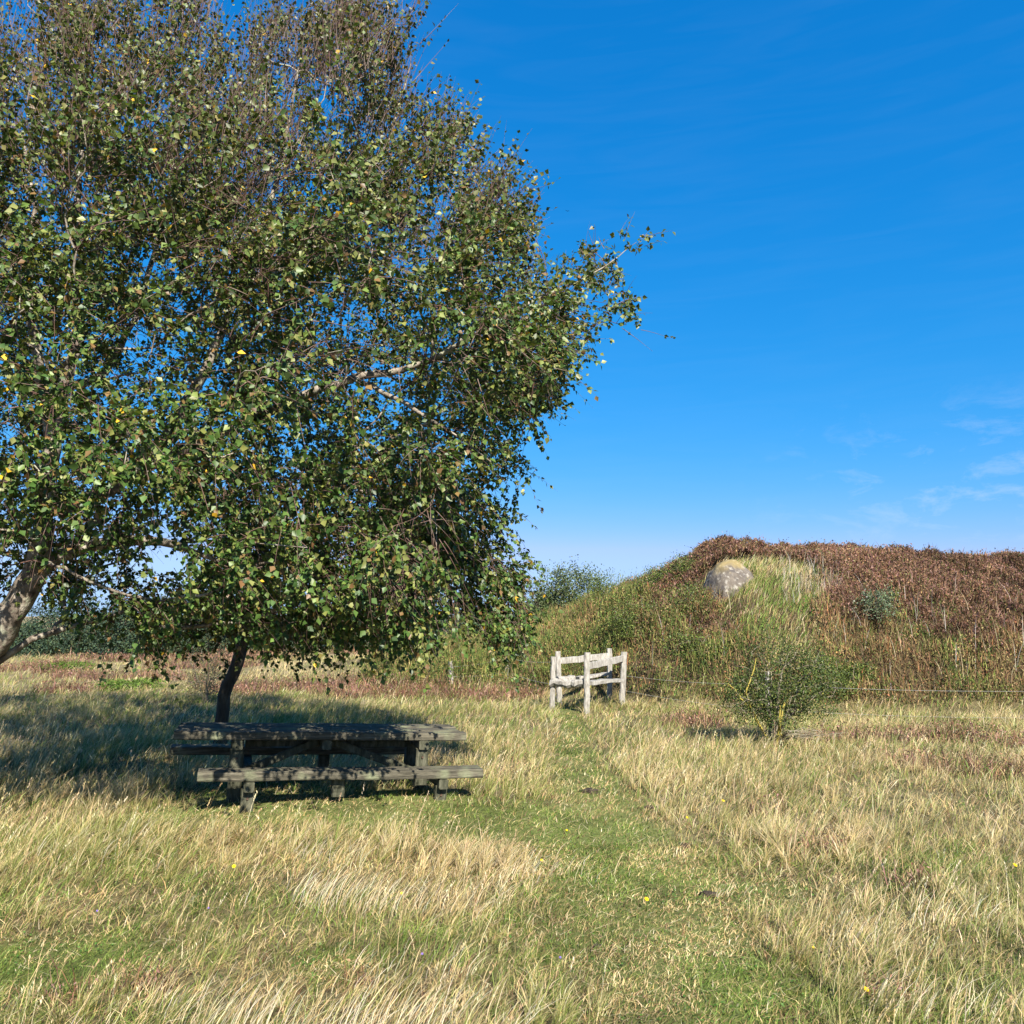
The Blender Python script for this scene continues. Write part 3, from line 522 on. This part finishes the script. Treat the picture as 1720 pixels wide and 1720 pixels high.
def birch(name, loc2, limbs, idx, label, ntw, nlv, barkm, seed):
    off = np.array([loc2[0], loc2[1], 0.0]); root = empty(name, tuple(off), label, 'tree', 'birches around the picnic table')
    chains, tips, td, pos, r = grow([([p - off for p in l[0]], l[1]) for l in limbs], AP[idx] - off)
    th_ = .011 if seed == 1 else 0; big = [c for c in chains if c[1][0] > th_]; small = [c for c in chains if c[1][0] <= th_]
    sweep(big, lambda q: 12 if q > .08 else 7 if q > .03 else 5 if q > .01 else 3, 'trunk', barkm, root)
    if small: sweep(small, lambda q: 3, 'branches', M_twig, root)
    px, py = ax_[idx], ay[idx]
        # twigs start at tips and on thin branch nodes near them
    cnt = ntw + ((tips + off)[:, 2] > 5.0) * 2 + ((tips + off)[:, 2] > 6.6) * 3; m = int(cnt.sum()); Pt = np.repeat(tips, cnt, 0); Pt = Pt + R.normal(0, .07, (m, 3)); T0 = np.repeat(td, cnt, 0)
    # picture row of the tip from its position, to choose rising or hanging twigs
    W = Pt + off; zz = W[:, 2]; dx = W[:, 0]
    up = np.interp(zz, [1.5, 3.0, 5.0, 7.0, 9.0], [-.55, -.35, .4, 1.7, 2.6]) - .25 * smooth((dx + 2.0) / 2)
    out = W - np.array([-5.0, 9.0, 4.0]); out[:, 2] = 0; out = unit(out)
    E = unit(T0 * .5 + out * .3 + rdir(m) * .75 + np.stack([np.zeros(m), np.zeros(m), up], -1)); ln = (.16 + .40 * R.random(m) ** 1.6) * np.interp(zz, [2, 6, 9], [.9, 1.0, 1.15]) * (1 - .3 * smooth((dx - .2) / .6)); E = E * ln[:, None]
    bend = np.stack([np.full(m, .04), np.zeros(m), np.interp(zz, [1.5, 4, 7, 9], [-.20, -.12, .03, .10])], -1) * (ln / .35)[:, None]
    V, Q, Cn = twig_tubes(Pt, E, bend, .0026 + .0024 * R.random(m)); mesh('twigs', V, [Q], M_twig, root)
    t = R.random((m, nlv)); k = np.minimum((t * 4).astype(int), 3); f = t * 4 - k
    i = np.arange(m)[:, None]; LPp = (Cn[i, k] * (1 - f[..., None]) + Cn[i, k + 1] * f[..., None]).reshape(-1, 3); tw = np.repeat(unit(E), nlv, 0)
    nn = len(LPp); tops = np.repeat(np.interp(zz, [3.2, 6.0, 9], [1, .72, .5]) * (1 - .25 * smooth((-4 - dx) / 2)), nlv); kk = R.random(nn) < tops; kk &= R.random(nn) < np.clip((fbm(LPp + off, 2.3, 21, 3) - .36) * 7, .08, 1); LPp = LPp[kk]; tw = tw[kk]; nn = len(LPp)
    zw = (LPp + off)[:, 2]
    tn = np.repeat(unit(rdir(m) * .7 + np.array([.2, -.4, .6])), nlv, 0)[kk]; ax = unit(tw * .5 + rdir(nn) * .8 + np.array([0, 0, -.5])); nr = unit(rdir(nn) * .55 + tn); ln = (.034 + .036 * R.random(nn)) * np.interp(zw, [3, 8], [1.06, .85])
    br = np.repeat(R.random(m) ** 1.5, nlv)[kk]
    C = pick([(.022, .046, .010), (.036, .07, .014), (.062, .095, .020), (.12, .14, .034), (.19, .17, .05), (.11, .065, .025)], [4, 5, 5, 3.2, 1.0, 1.0], nn, .25)
    mixy = np.clip((zw - 3.5) / 5, 0, 1) * .7 * R.random(nn); C = C * (.55 + 1.3 * fbm(LPp + off, 1.7, 23, 3))[:, None] * (.75 + .55 * np.repeat(R.random(m), nlv)[kk])[:, None] * np.interp(zw, [2, 5, 8], [1.12, 1.1, .95])[:, None]; C = C * (1 - mixy[:, None]) + np.array([.115, .08, .035]) * mixy[:, None]
    C = np.minimum(C, np.array([.20, .21, .07])); yl = R.random(nn) < .006; C[yl] = np.array([.6, .36, .03]) * (.7 + .5 * R.random((yl.sum(), 1)))
    v, c, q, tt = leaves(LPp + ax * .012, ax, nr, ln, ln * (.72 + .15 * R.random(nn)), C, .16)
    mesh('crown', v, [tt], M_leaf, root, c)
    print(name, 'tips', len(tips), 'leaves', nn)
    return root
birch('birch_tree', gA, limA, iA, 'big many-limbed birch at the left edge, pale bark, crown arching over the table', 5, 16, M_bark, 1)
birch('birch_tree', gB, limB, iB, 'slim dark-stemmed birch leaning right just behind the left end of the picnic table', 5, 17, M_darkbark, 2)

def shrub(name, loc, label, cat, rx, ry, rz, natt, nleaf, cols, probs, stemmat, lsize=.03, stems=5, rbase=.02, lean=(0, 0), group=None, shape='dome', spread=.1, twig=True, lowfill=.15, r0=.003):
    z0 = float(terrain(np.array(loc[0]), np.array(loc[1]))); root = empty(name, (loc[0], loc[1], z0 - .03), label, cat, group)
    a = rdir(natt) * (R.random((natt, 1)) ** .45); a[:, 2] = lowfill + (1 - lowfill) * np.abs(a[:, 2])
    a = a * np.array([rx, ry, rz]); a[:, :2] *= (1 - .0 * a[:, 2:] / rz); a[:, 0] += lean[0] * a[:, 2]; a[:, 1] += lean[1] * a[:, 2]
    nz = fbm(a + np.array(list(loc) + [0]), 1.3 / max(rx, .4), 5, 2); a = a * (.75 + .5 * nz)[:, None]
    limbs = []
    for s in range(stems):
        an = R.random() * 6.28; e = np.array([math.cos(an) * rx * .35 + lean[0] * rz * .5, math.sin(an) * ry * .35, rz * (.45 + .25 * R.random())])
        if s == 0: limbs.append(([np.zeros(3), e * .3 + np.array([0, 0, .08]), e], [rbase, rbase * .8, rbase * .45]))
        else: limbs.append(([np.zeros(3) + R.normal(0, .001, 3), e * .4 + R.normal(0, .05 * rx, 3), e], [rbase * .8, rbase * .6, rbase * .3]))
    chains, tips, td, pos, r = grow(limbs, a, step=max(.08, rz / 12), wp=.2, r0=r0)
    sweep(chains, lambda q: 5 if q > .012 else 3, 'stems', stemmat, root)
    k = R.integers(0, len(tips), nleaf); P = tips[k] + R.normal(0, spread, (nleaf, 3)) * np.array([rx, ry, rz]) ; P[:, 2] = np.maximum(P[:, 2], .05)
    ax = unit(rdir(nleaf) + td[k] * .4); C = pick(cols, probs, nleaf, .3)
    v, c, q, t = leaves(P, ax, rdir(nleaf) + np.array([0, 0, .5]), lsize * (.7 + .6 * R.random(nleaf)), lsize * (.5 + .3 * R.random(nleaf)), C)
    mesh('foliage', v, [t], M_scrub, root, c); return root
G1 = [(.04, .065, .018), (.07, .10, .025), (.11, .13, .03), (.16, .15, .04)]
# lichen-covered hawthorn in front of the mound
hb = gp(1300, 1252)
sh = shrub('hawthorn_bush', (hb[0], hb[1]), 'scraggy half-bare thorn bush with yellow-lichened stems standing before the mound', 'bush', 1.0, .75, 1.8, 500, 12000, G1, [4, 3, 2, .7], M_greytwig, .037, 8, .03, (.16, 0), lowfill=.25, spread=.055)
def stemline(root, loc, pts, rr, mat, name='lichened_stem'):
    z0 = root.location; P = [np.array(p) - np.array(z0) for p in pts]; k = 14; s = np.linspace(0, len(P) - 1, k); q = np.stack([np.interp(s, np.arange(len(P)), np.array(P)[:, i]) for i in range(3)], -1)
    q[1:-1] = .25 * q[:-2] + .5 * q[1:-1] + .25 * q[2:]; q[1:-1] += R.normal(0, .008, q[1:-1].shape); return sweep([(q, .7 * np.interp(s, np.arange(len(P)), rr))], lambda x: 6, name, mat, root, .15)
Yb = float(hb[1]) - .1
stemline(sh, hb, LP([(1296, 1250, Yb), (1262, 1195, Yb), (1256, 1170, Yb - .2), (1252, 1160, Yb - .25), (1266, 1130, Yb - .2), (1270, 1105, Yb - .2)]), [.028, .026, .024, .02, .016, .008], M_yellowstem)
stemline(sh, hb, LP([(1262, 1195, Yb), (1246, 1175, Yb - .2), (1236, 1160, Yb - .2), (1222, 1148, Yb - .2)]), [.02, .018, .012, .006], M_yellowstem)
stemline(sh, hb, LP([(1305, 1252, Yb - .1), (1310, 1215, Yb - .3), (1318, 1180, Yb - .3)]), [.03, .026, .022], M_yellowstem)
stemline(sh, hb, LP([(1312, 1240, Yb - .1), (1309, 1210, Yb - .4), (1310, 1185, Yb - .4)]), [.02, .018, .012], M_yellowstem)
for _ in range(16):
    x0 = 1320 + R.random() * 30; y0_ = 1222 + R.random() * 16
    stemline(sh, hb, LP([(1305, 1245, Yb), (x0, y0_, Yb - .3), (x0 + 40 + R.random() * 50, y0_ - 6 + R.random() * 12, Yb - .4)]), [.01, .007, .003], M_greytwig, 'bare_twig')
# sallow on the mound and other small shrubs
def mound_at(px, py):
    Yg = np.linspace(17.6, 27, 400); q = pt(np.full(400, px), np.full(400, py), Yg); dz = q[:, 2] - terrain(q[:, 0], q[:, 1])
    j = np.nonzero(dz < 0)[0]; j = j[0] if len(j) else 399; return q[j]
WG = [(.10, .14, .07), (.16, .2, .12), (.07, .10, .04), (.3, .33, .26)]
q = mound_at(1475, 1062); shrub('sallow_shrub', (q[0], q[1]), 'small grey-green sallow shrub with dark stem, alone on the upper slope of the mound', 'shrub', .55, .5, 1.25, 60, 1500, WG, [3, 3, 3, 1], M_darkbark, .05, 3, .03, lowfill=.35, spread=.08)
q = mound_at(1325, 925); shrub('broom_sprig', (q[0], q[1]), 'thin green sprig rising above the heather crest right of the boulder', 'shrub', .12, .12, .55, 10, 160, G1, [2, 3, 3, 1], M_greytwig, .045, 2, .01, (.25, 0), lowfill=.2)
for (px, py, rx, rz, nl, lab) in [(1075, 1070, .9, .9, 1900, 'grey-flecked green bush on the slope directly behind the stile'), (1160, 1040, .9, .8, 1700, 'low green bush at the foot of the path up to the boulder'),
                                  (1030, 1030, .9, .9, 1900, 'round green bush on the skyline right of the gap beside the birch'), (1390, 1165, .7, .7, 1400, 'dark green bush behind the right side of the thorn bush'),
                                  (1440, 1140, .6, .35, 900, 'flat yellow-green spray of leaves right of the thorn bush'), (1150, 975, .8, .6, 1500, 'dark green leafy bush left of the boulder'),
                                  (1100, 1000, .8, .7, 1500, 'leafy green bush on the left shoulder of the mound'), (1170, 1100, .8, .6, 1200, 'dark low bush right of the stile below the boulder')]:
    q = mound_at(px, py); shrub('scrub_bush', (q[0], q[1]), lab, 'bush', rx, rx * .8, rz * 1.25, 90, int(nl * 2.6), [(.06, .09, .02), (.11, .15, .03), (.17, .20, .05), (.04, .06, .018), (.24, .26, .16)], [3, 3, 2, 2, .5], M_greytwig, .045, 4, .015, group='bushes scattered over the mound', lowfill=.05, spread=.13)
# left of stile: trees and bushes behind
for (px, py, Y, rx, rz, lab) in [(960, 1045, 33, 1.7, 2.3, 'rounded grey-green bush on the skyline between the birch and the mound'), (905, 1060, 36, 1.5, 1.8, 'darker bush half hidden at the right edge of the birch crown'),
                                 (640, 1080, 50, 2.6, 4.2, 'pale grey-green far tree showing through the birch leaves')]:
    q = pt(px, py, Y); shrub('far_bush', (q[0], q[1]), lab, 'bush', rx, rx * .7, rz, 160, 20000, [(.07, .10, .04), (.12, .15, .06), (.05, .07, .03), (.17, .19, .09)], [3, 3, 2, 1], M_greytwig, .08, 4, .04, lowfill=.05, spread=.09, r0=.006)
for (px, py, Y, rx, rz, lab) in [(20, 1110, 42, 2.6, 1.6, 'low juniper bank at the far left edge under the birch limb'), (120, 1105, 43, 2.8, 2.8, 'blue-green juniper right of the low juniper bank'),
                                 (205, 1100, 41, 2.2, 2.6, 'broad blue-green juniper behind the heather left of the table'), (290, 1100, 44, 2.6, 2.9, 'dark juniper behind the bare grey shrub'),
                                 (390, 1100, 46, 2.6, 3.0, 'dark juniper directly behind the slim birch stem'), (490, 1098, 48, 2.8, 3.2, 'dark juniper hidden below the middle of the crown'), (590, 1095, 50, 2.6, 2.6, 'last dark juniper of the row towards the fence posts'),
                                 (700, 1090, 50, 2.8, 2.5, 'broad dark bush above the two short fence posts'), (800, 1085, 44, 2.5, 2.4, 'dark bush behind the tall fence post')]:
    q = pt(px, py, Y); shrub('juniper', (q[0], q[1]), lab, 'juniper', rx, rx * .8, rz, 120, 15000, [(.03, .055, .035), (.045, .075, .045), (.06, .085, .035), (.08, .11, .06)], [3, 3, 2, 1], M_darkbark, .11, 4, .05, group='junipers along the far edge of the heath', lowfill=.02, spread=.09, r0=.006)
q = gp(345, 1180); shrub('bare_shrub', (q[0], q[1]), 'sparse grey-brown twiggy shrub left of the slim birch stem', 'shrub', .85, .6, 1.65, 200, 2600, [(.16, .15, .06), (.10, .11, .04), (.25, .2, .1)], [3, 3, 1], M_greytwig, .035, 6, .015, lowfill=.1, spread=.08)
for (px, py, rx, lab) in [(215, 1158, 1.1, 'bright green low broom patch left of the bare grey shrub'), (115, 1130, 1.0, 'smaller bright green patch far left beyond the dry grass')]:
    q = gp(px, py); shrub('broom_patch', (q[0], q[1]), lab, 'shrub', rx, rx * .8, .35, 60, 3500, [(.09, .15, .02), (.13, .20, .03), (.06, .10, .02)], [3, 2, 2], M_greytwig, .06, 4, .01, lowfill=.05, spread=.12)

# ------------------------------------------------------------------ boulder
import bmesh
def boulder(loc, sx, sy, sz):
    bm = bmesh.new(); bmesh.ops.create_icosphere(bm, subdivisions=6, radius=1)
    for v in bm.verts:
        p = np.array(v.co); d = 1 + (fbm(p[None], 1.1, 3, 3)[0] - .5) * .34 + (fbm(p[None], 5, 9, 4)[0] - .5) * .07
        x, y, z = np.sign(p) * np.abs(p) ** .88 * d
        if z < 0: hr = max(.3, math.hypot(x, y)); x, y = x / hr * (1 - .12 * z), y / hr * (1 - .12 * z)
        z = z * (1 - .20 * max(0, z)); x2 = x + .10 * z * (z > 0); z2 = z if z > 0 else z * .8
        s = 1.05 - .05 * max(0, z)
        v.co = (x2 * sx * s, y * sy * s, z2 * sz)
    me = bpy.data.meshes.new('boulder'); bm.to_mesh(me); bm.free()
    for p in me.polygons: p.use_smooth = True
    o = bpy.data.objects.new('boulder', me); sc.collection.objects.link(o); o.location = loc; o.rotation_euler = (rad(-6), 0, rad(25))
    def yl(n, l, tc, s):
        s = lichen(n, l, tc, s, (.075, .065, .06), (.48, .62), 5); s = lichen(n, l, tc, s, (.24, .22, .19), (.55, .66), 9)
        g = n.new('ShaderNodeSeparateXYZ'); l.new(tc.outputs['Object'], g.inputs[0]); t = n.new('ShaderNodeTexNoise'); t.inputs['Scale'].default_value = 3.5; t.inputs['Detail'].default_value = 8; l.new(tc.outputs['Object'], t.inputs['Vector'])
        ad = n.new('ShaderNodeMath'); ad.operation = 'MULTIPLY_ADD'; l.new(t.outputs[0], ad.inputs[0]); ad.inputs[1].default_value = .9; l.new(g.outputs[2], ad.inputs[2])
        mr = n.new('ShaderNodeMapRange'); mr.inputs[1].default_value = sz * .56 + .45; mr.inputs[2].default_value = sz * .76 + .45; mr.inputs[4].default_value = .62; l.new(ad.outputs[0], mr.inputs[0])
        x = n.new('ShaderNodeMixRGB'); l.new(mr.outputs[0], x.inputs[0]); l.new(s, x.inputs[1]); x.inputs[2].default_value = (.24, .18, .06, 1); return x.outputs[0]
    me.materials.append(noisemat('boulder_stone', [(.075, .062, .05), (.115, .097, .08), (.16, .136, .11)], 4, (1, 1, 1), .9, .6, 18, extra=yl))
    return tag(o, 'big rounded grey boulder with yellow lichen on top, set in the mound', 'boulder')
boulder((BZ[0] - .02, BZ[1] + .15, BZ[2] - .30), .74, .62, 1.34)

# ------------------------------------------------------------------ worked timber
def beam(name, a, b, w_, t_, mat, parent, roll=0, taper=0, rough=.006, segs=8, up=(0, 0, 1), cham=.12):
    """a squared timber from a to b, w_ wide and t_ thick, with chamfered arrises and an uneven, weathered surface"""
    a = np.array(a, float); b = np.array(b, float); d = unit((b - a)[None])[0]; up = np.array(up, float)
    s = unit(np.cross(d, up)[None])[0]; u = np.cross(s, d)
    c = cham * min(w_, t_); W = w_ / 2; T = t_ / 2
    prof = np.array([(-W + c, -T), (W - c, -T), (W, -T + c), (W, T - c), (W - c, T), (-W + c, T), (-W, T - c), (-W, -T + c)]); V = []
    for k in range(segs + 1):
        f = k / segs; cc = a + (b - a) * f + s * R.normal(0, rough * .5) + u * R.normal(0, rough * .5); sc_ = 1 - taper * f
        for (x, y) in prof: V.append(cc + s * (x * sc_ + R.normal(0, rough * .3)) + u * (y * sc_ + R.normal(0, rough * .3)))
    Q = [[k * 8 + i, k * 8 + (i + 1) % 8, (k + 1) * 8 + (i + 1) % 8, (k + 1) * 8 + i] for k in range(segs) for i in range(8)]
    caps = [list(range(8))[::-1], [segs * 8 + i for i in range(8)]]
    me = bpy.data.meshes.new(name); me.from_pydata([tuple(v) for v in V], [], Q + caps); me.materials.append(mat); me.update()
    o = bpy.data.objects.new(name, me); sc.collection.objects.link(o); o.parent = parent; return o
# picnic table
tz = float(terrain(np.array(TBL[0]), np.array(TBL[1])))
tb = empty('picnic_table', (TBL[0] - .03, TBL[1], .04), 'long weathered timber picnic table with fixed benches, grey-green with lichen, shaded by the birches', 'picnic table', rot=(0, rad(2.6), rad(18)))
HL = 1.56
for i in range(5):
    y = -.34 + i * .17; e = R.normal(0, .012, 2)
    beam('plank', (-HL + e[0], y, .755 + R.normal(0, .003)), (HL + e[1], y, .755 + R.normal(0, .003)), .162, .085, M_tablewood, tb, rough=.004, segs=14)
for s in (-1, 1):
    o = beam('seat', (-HL + (.27 if s < 0 else -.1), s * .84, .435), (HL + (.07 if s < 0 else -.2), s * .84, .435), .27, .09, M_tablewood, tb, rough=.006, segs=14)
    for x in (-.80, 0.1, 1.2):
        beam('foot_post', (x, s * .80, -.12 if x != .1 else .20), (x, s * .80, .30 if x != .1 else .377), .13, .13, M_tableunder, tb, rough=.004, up=(0, 1, 0))
for x, bx in ((-.93, -.80), (1.08, 1.2)):
    for s in (-1, 1):
        beam('leg', (x, s * .30, -.12), (x, s * .30, .61), .14, .14, M_tableunder, tb, rough=.004, up=(0, 1, 0))
    beam('top_bearer', (x, -.41, .66), (x, .41, .66), .11, .10, M_tableunder, tb, rough=.004)
    beam('seat_bearer', (bx, -.95, .325), (bx, .95, .325), .10, .105, M_tableunder, tb, rough=.004)
bm_ = bmesh.new(); bmesh.ops.create_cone(bm_, cap_ends=True, segments=6, radius1=.014, radius2=.012, depth=.014); bme = bpy.data.meshes.new('bolt'); bm_.to_mesh(bme); bm_.free()
bme.materials.append(noisemat('rusty_bolt', [(.03, .02, .015), (.08, .05, .035), (.12, .08, .06)], 30))
for bx_, by_, bz_ in ((-.80, -.872, .20), (1.2, -.872, .20), (-.93, -.377, .52), (1.08, -.377, .52), (-.93, -.377, .34), (1.08, -.377, .34)):
    bo = bpy.data.objects.new('bolt', bme); sc.collection.objects.link(bo); bo.parent = tb; bo.location = (bx_, by_, bz_); bo.rotation_euler = (rad(90), 0, 0)
beam('middle_bearer', (.0, -.40, .66), (.0, .40, .66), .10, .10, M_tableunder, tb, rough=.004)
for s in (-1, 1):
    beam('brace', (.08 * s, -.12 , .66), ((1.0 if s > 0 else -.85), -.12, .34), .07, .085, M_tableunder, tb, rough=.003)
beam('fascia', (-.85, .0, .62), (1.0, .0, .62), .05, .07, M_tableunder, tb, rough=.003)

# stile
A = pt(929, 1190, 19.0); zf = lambda x, y: float(terrain(np.array(x), np.array(y)))
stl = empty('wooden_stile', (1.64, 19.2, zf(1.64, 19.2)), 'bleached wooden stile with five posts where the trodden way meets the fence', 'stile')
O = np.array(stl.location)
def wp(px, py, Y): return pt(px, py, Y) - O
def post(px, pyt, Y, w_, lean=0, name='post'):
    t = wp(px, pyt, Y); b = t.copy(); b[0] -= lean; b[2] = zf(t[0] + O[0], Y) - O[2] - .15; return beam(name, b, t, w_, w_, M_palewood, stl, rough=.012, up=(0, 1, 0), cham=.2)
post(930, 1103, 19.0, .11, .05); post(937, 1094, 20.1, .12, -.04); post(986, 1096, 18.5, .125, .02); post(1024, 1089, 21.0, .12, .02); post(1048, 1095, 20.3, .13, .07)
beam('rail', wp(939, 1110, 20.1), wp(1023, 1102, 21.0), .07, .15, M_palewood, stl, rough=.014)
beam('rail', wp(987, 1119, 18.6), wp(1047, 1106, 20.3), .07, .15, M_palewood, stl, rough=.016)
beam('step_log', wp(925, 1147, 18.95), wp(981, 1147, 18.6), .16, .17, M_palewood, stl, rough=.03, cham=.3)
beam('step_board', wp(934, 1141, 19.9), wp(962, 1138, 20.1), .25, .12, M_palewood, stl, rough=.03, cham=.3)
beam('step_board', wp(970, 1139, 20.2), wp(1022, 1131, 20.6), .22, .06, M_palewood, stl, rough=.012)
beam('step_board', wp(988, 1147, 18.8), wp(1042, 1142, 20.1), .24, .08, M_palewood, stl, rough=.012)
# fences
def fence(name, label, posts, wires, wr=.006):
    c = pt(posts[0][0], posts[0][2], posts[0][3]); root = empty(name, (c[0], c[1], zf(c[0], c[1])), label, 'fence', 'fences on both sides of the stile'); o = np.array(root.location)
    for (px, pyt, pyb, Y, w_, ln) in posts:
        t = pt(px, pyt, Y) - o; b = t.copy(); b[2] = zf(t[0] + o[0], Y) - o[2] - .2; b[0] += ln; beam('post', b, t, w_, w_, M_palewood, root, rough=.008, up=(0, 1, 0), cham=.3)
    for pl in wires:
        P = np.array([pt(*p) - o for p in pl]); s = np.linspace(0, len(P) - 1, 12 * (len(P) - 1) + 1)
        q = np.stack([np.interp(s, np.arange(len(P)), P[:, i]) for i in range(3)], -1); q[:, 2] -= .05 * np.sin(np.pi * (s % 1)) ; sweep([(q, np.full(len(q), wr))], lambda x: 4, 'wire', M_metal, root, 0)
    return root
fence('wire_fence', 'wire fence of thin grey posts running left from the stile', [(757, 1110, 1158, 23.6, .125, .03), (723, 1104, 1152, 25.2, .11, -.02), (853, 1062, 1152, 23.8, .12, -.04), (768, 1082, 1120, 31, .1, .0)],
      [[(723, 1118, 25.2), (757, 1120, 23.6), (853, 1105, 23.8), (931, 1112, 19.05)], [(723, 1132, 25.2), (757, 1136, 23.6), (853, 1128, 23.8), (931, 1150, 19.05)]], .004)
fence('wire_fence', 'two-strand wire fence crossing the foot of the mound to the right of the thorn bush', [(1288, 1128, 1190, 17.6, .085, .0), (1790, 1110, 1210, 16.6, .12, 0)],
      [[(1048, 1135, 20.3), (1287, 1150, 17.6), (1790, 1161, 16.6), (2100, 1165, 16.6)], [(1048, 1160, 20.3), (1287, 1192, 17.6), (1790, 1206, 16.6), (2100, 1210, 16.6)]], .0028)

# ------------------------------------------------------------------ small things in the grass
def daisy(px, py, rr, col, label, name, cat, group, hh, petals=14, nod=0.0):
    g = gp(px, py, .0); x, y = g; zt = zf(x, y); q = None
    # stand so that the head, not the foot, is where the photo shows it
    p = pt(px, py, float(gp(px, py, hh)[1])); x, y = p[0], p[1]; zt = zf(x, y); hh = max(.05, p[2] - zt)
    root = empty(name, (x, y, zt), label, cat, group)
    pts = np.array([[0, 0, -.02], [.005, 0, hh * .5], [.0, 0, hh]]); sweep([(pts, np.array([.0022, .0018, .0016]))], lambda q: 4, 'stem', M_stem, root)
    V = []; T = []; tilt = np.array([.25, -.6, .75]); tilt /= np.linalg.norm(tilt); u = unit(np.cross(tilt, [1, 0, 0])[None])[0]; v = np.cross(tilt, u); c0 = np.array([0, 0, hh])
    for ring in range(2):
        for k in range(petals):
            a = 6.283 * (k + ring * .5) / petals + R.normal(0, .06); d = u * math.cos(a) + v * math.sin(a); s = -u * math.sin(a) + v * math.cos(a); r_ = rr * (1 - .35 * ring) * R.uniform(.85, 1.1); b = len(V)
            lift = tilt * r_ * (.12 + .3 * ring)
            V += [c0, c0 + d * r_ * .7 + s * r_ * .16 + lift, c0 + d * r_ + lift, c0 + d * r_ * .7 - s * r_ * .16 + lift]; T += [[b, b + 1, b + 2], [b, b + 2, b + 3]]
    C = np.tile(np.array(col), (len(V), 1)) * (.85 + .3 * R.random((len(V), 1))); mesh('flower_head', V, [np.array(T)], M_petal, root, C)
M_stem = noisemat('flower_stem', [(.06, .10, .02), (.12, .16, .04)], 20)
YEL = (.80, .56, .01)
for (px, py, r_, hh, lab) in [(393, 1455, .017, .22, 'yellow hawkweed in tall straw grass below the left end of the table'), (910, 1445, .014, .12, 'small yellow flower at the middle of the foreground, by a pale tussock'),
                              (1086, 1510, .018, .08, 'bright yellow flower in the short green grass of the way'), (1455, 1662, .017, .08, 'largest yellow flower, at the lower right beside pale tussocks'),
                              (1215, 1345, .017, .12, 'yellow flower at the edge of the straw grass, upper right of the way'), (1705, 1453, .018, .15, 'yellow flower at the right edge of the meadow'),
                              (674, 1500, .012, .15, 'half-hidden yellow flower in the left foreground tussocks'), (1154, 1373, .014, .08, 'tiny yellow flower near the dark molehill'),
                              (952, 1395, .012, .06, 'tiny yellow flower at the near side of the way, right of the table'), (1366, 1593, .009, .05, 'tiny yellow flower left of a pale stiff tussock')]:
    daisy(px, py, r_, YEL, lab, 'yellow_flower', 'flower', 'yellow flowers in the meadow', hh)
for (px, py, lab) in [(163, 1530, 'violet flower in the green patch at lower left'), (350, 1525, 'violet flower in the tall grass below the yellow hawkweed'), (709, 1602, 'violet flower among long pale stalks in the foreground'), (941, 1608, 'violet flower in the short grass at the bottom centre')]:
    daisy(px, py, .009, (.22, .14, .48), lab, 'violet_flower', 'flower', 'violet flowers in the meadow', .1, 8)
M_soil = noisemat('dark_soil', [(.02, .015, .011), (.05, .037, .026), (.10, .075, .05)], 30, bump=1)
for (px, py, r_, lab) in [(1152, 1423, .06, 'dark flat molehill in the middle of the green way'), (1003, 1590, .03, 'dark clod of earth in the near short grass'), (1350, 1658, .03, 'dark earth clod left of the largest yellow flower'),
                          (990, 1334, .11, 'wide dark scrape of earth where the way narrows'), (1190, 1503, .06, 'dark earth under a fan of broken straw'), (1090, 1357, .05, 'dark soil spot on the way towards the stile')]:
    g = gp(px, py); n = 160; bm = bmesh.new(); bmesh.ops.create_icosphere(bm, subdivisions=4, radius=1); zt = zf(*g)
    for v in bm.verts:
        p = np.array(v.co); d = 1 + (fbm(p[None] + px, 2.2, 3, 4)[0] - .5) * .9; v.co = (p[0] * d * r_, p[1] * d * r_ * .8, max(p[2], -.3) * d * min(.035, r_ * .4))
    me = bpy.data.meshes.new('molehill'); bm.to_mesh(me); bm.free(); me.materials.append(M_soil)
    o = bpy.data.objects.new('molehill', me); sc.collection.objects.link(o); o.location = (g[0], g[1], zt + .012); tag(o, lab, 'molehill', 'bits of bare dark earth in the sward')
# bird far up
M_bird = noisemat('bird_feathers', [(.02, .02, .02), (.05, .045, .04)], 8)
def bird(px, py, Y, span, label):
    c = pt(px, py, Y); s = span / 2
    V = [(-.18 * s, 0, 0), (0, .08 * s, .05 * s), (.2 * s, 0, .08 * s), (0, -.08 * s, .05 * s), (0, 0, -.04 * s), (0, 0, .12 * s),
         (-.1 * s, s * .3, .25 * s), (-.3 * s, s, .1 * s), (.12 * s, s * .35, .22 * s), (-.1 * s, -s * .3, .25 * s), (-.3 * s, -s, .1 * s), (.12 * s, -s * .35, .22 * s), (-.45 * s, .1 * s, 0), (-.45 * s, -.1 * s, 0)]
    Fc = [(0, 1, 5), (1, 2, 5), (2, 3, 5), (3, 0, 5), (1, 0, 4), (2, 1, 4), (3, 2, 4), (0, 3, 4), (1, 6, 8), (6, 7, 8), (0, 6, 1), (3, 9, 11), (9, 10, 11), (0, 9, 3), (0, 12, 13)]
    me = bpy.data.meshes.new('bird'); me.from_pydata(V, [], Fc); me.materials.append(M_bird); o = bpy.data.objects.new('bird', me); sc.collection.objects.link(o)
    o.location = c; o.rotation_euler = (.3, .2, rad(70)); tag(o, label, 'bird')
bird(953, 355, 40, .28, 'tiny dark bird high in the blue sky above the birch branch'); bird(1018, 967, 60, .3, 'tiny dark bird low in the sky left of the mound')
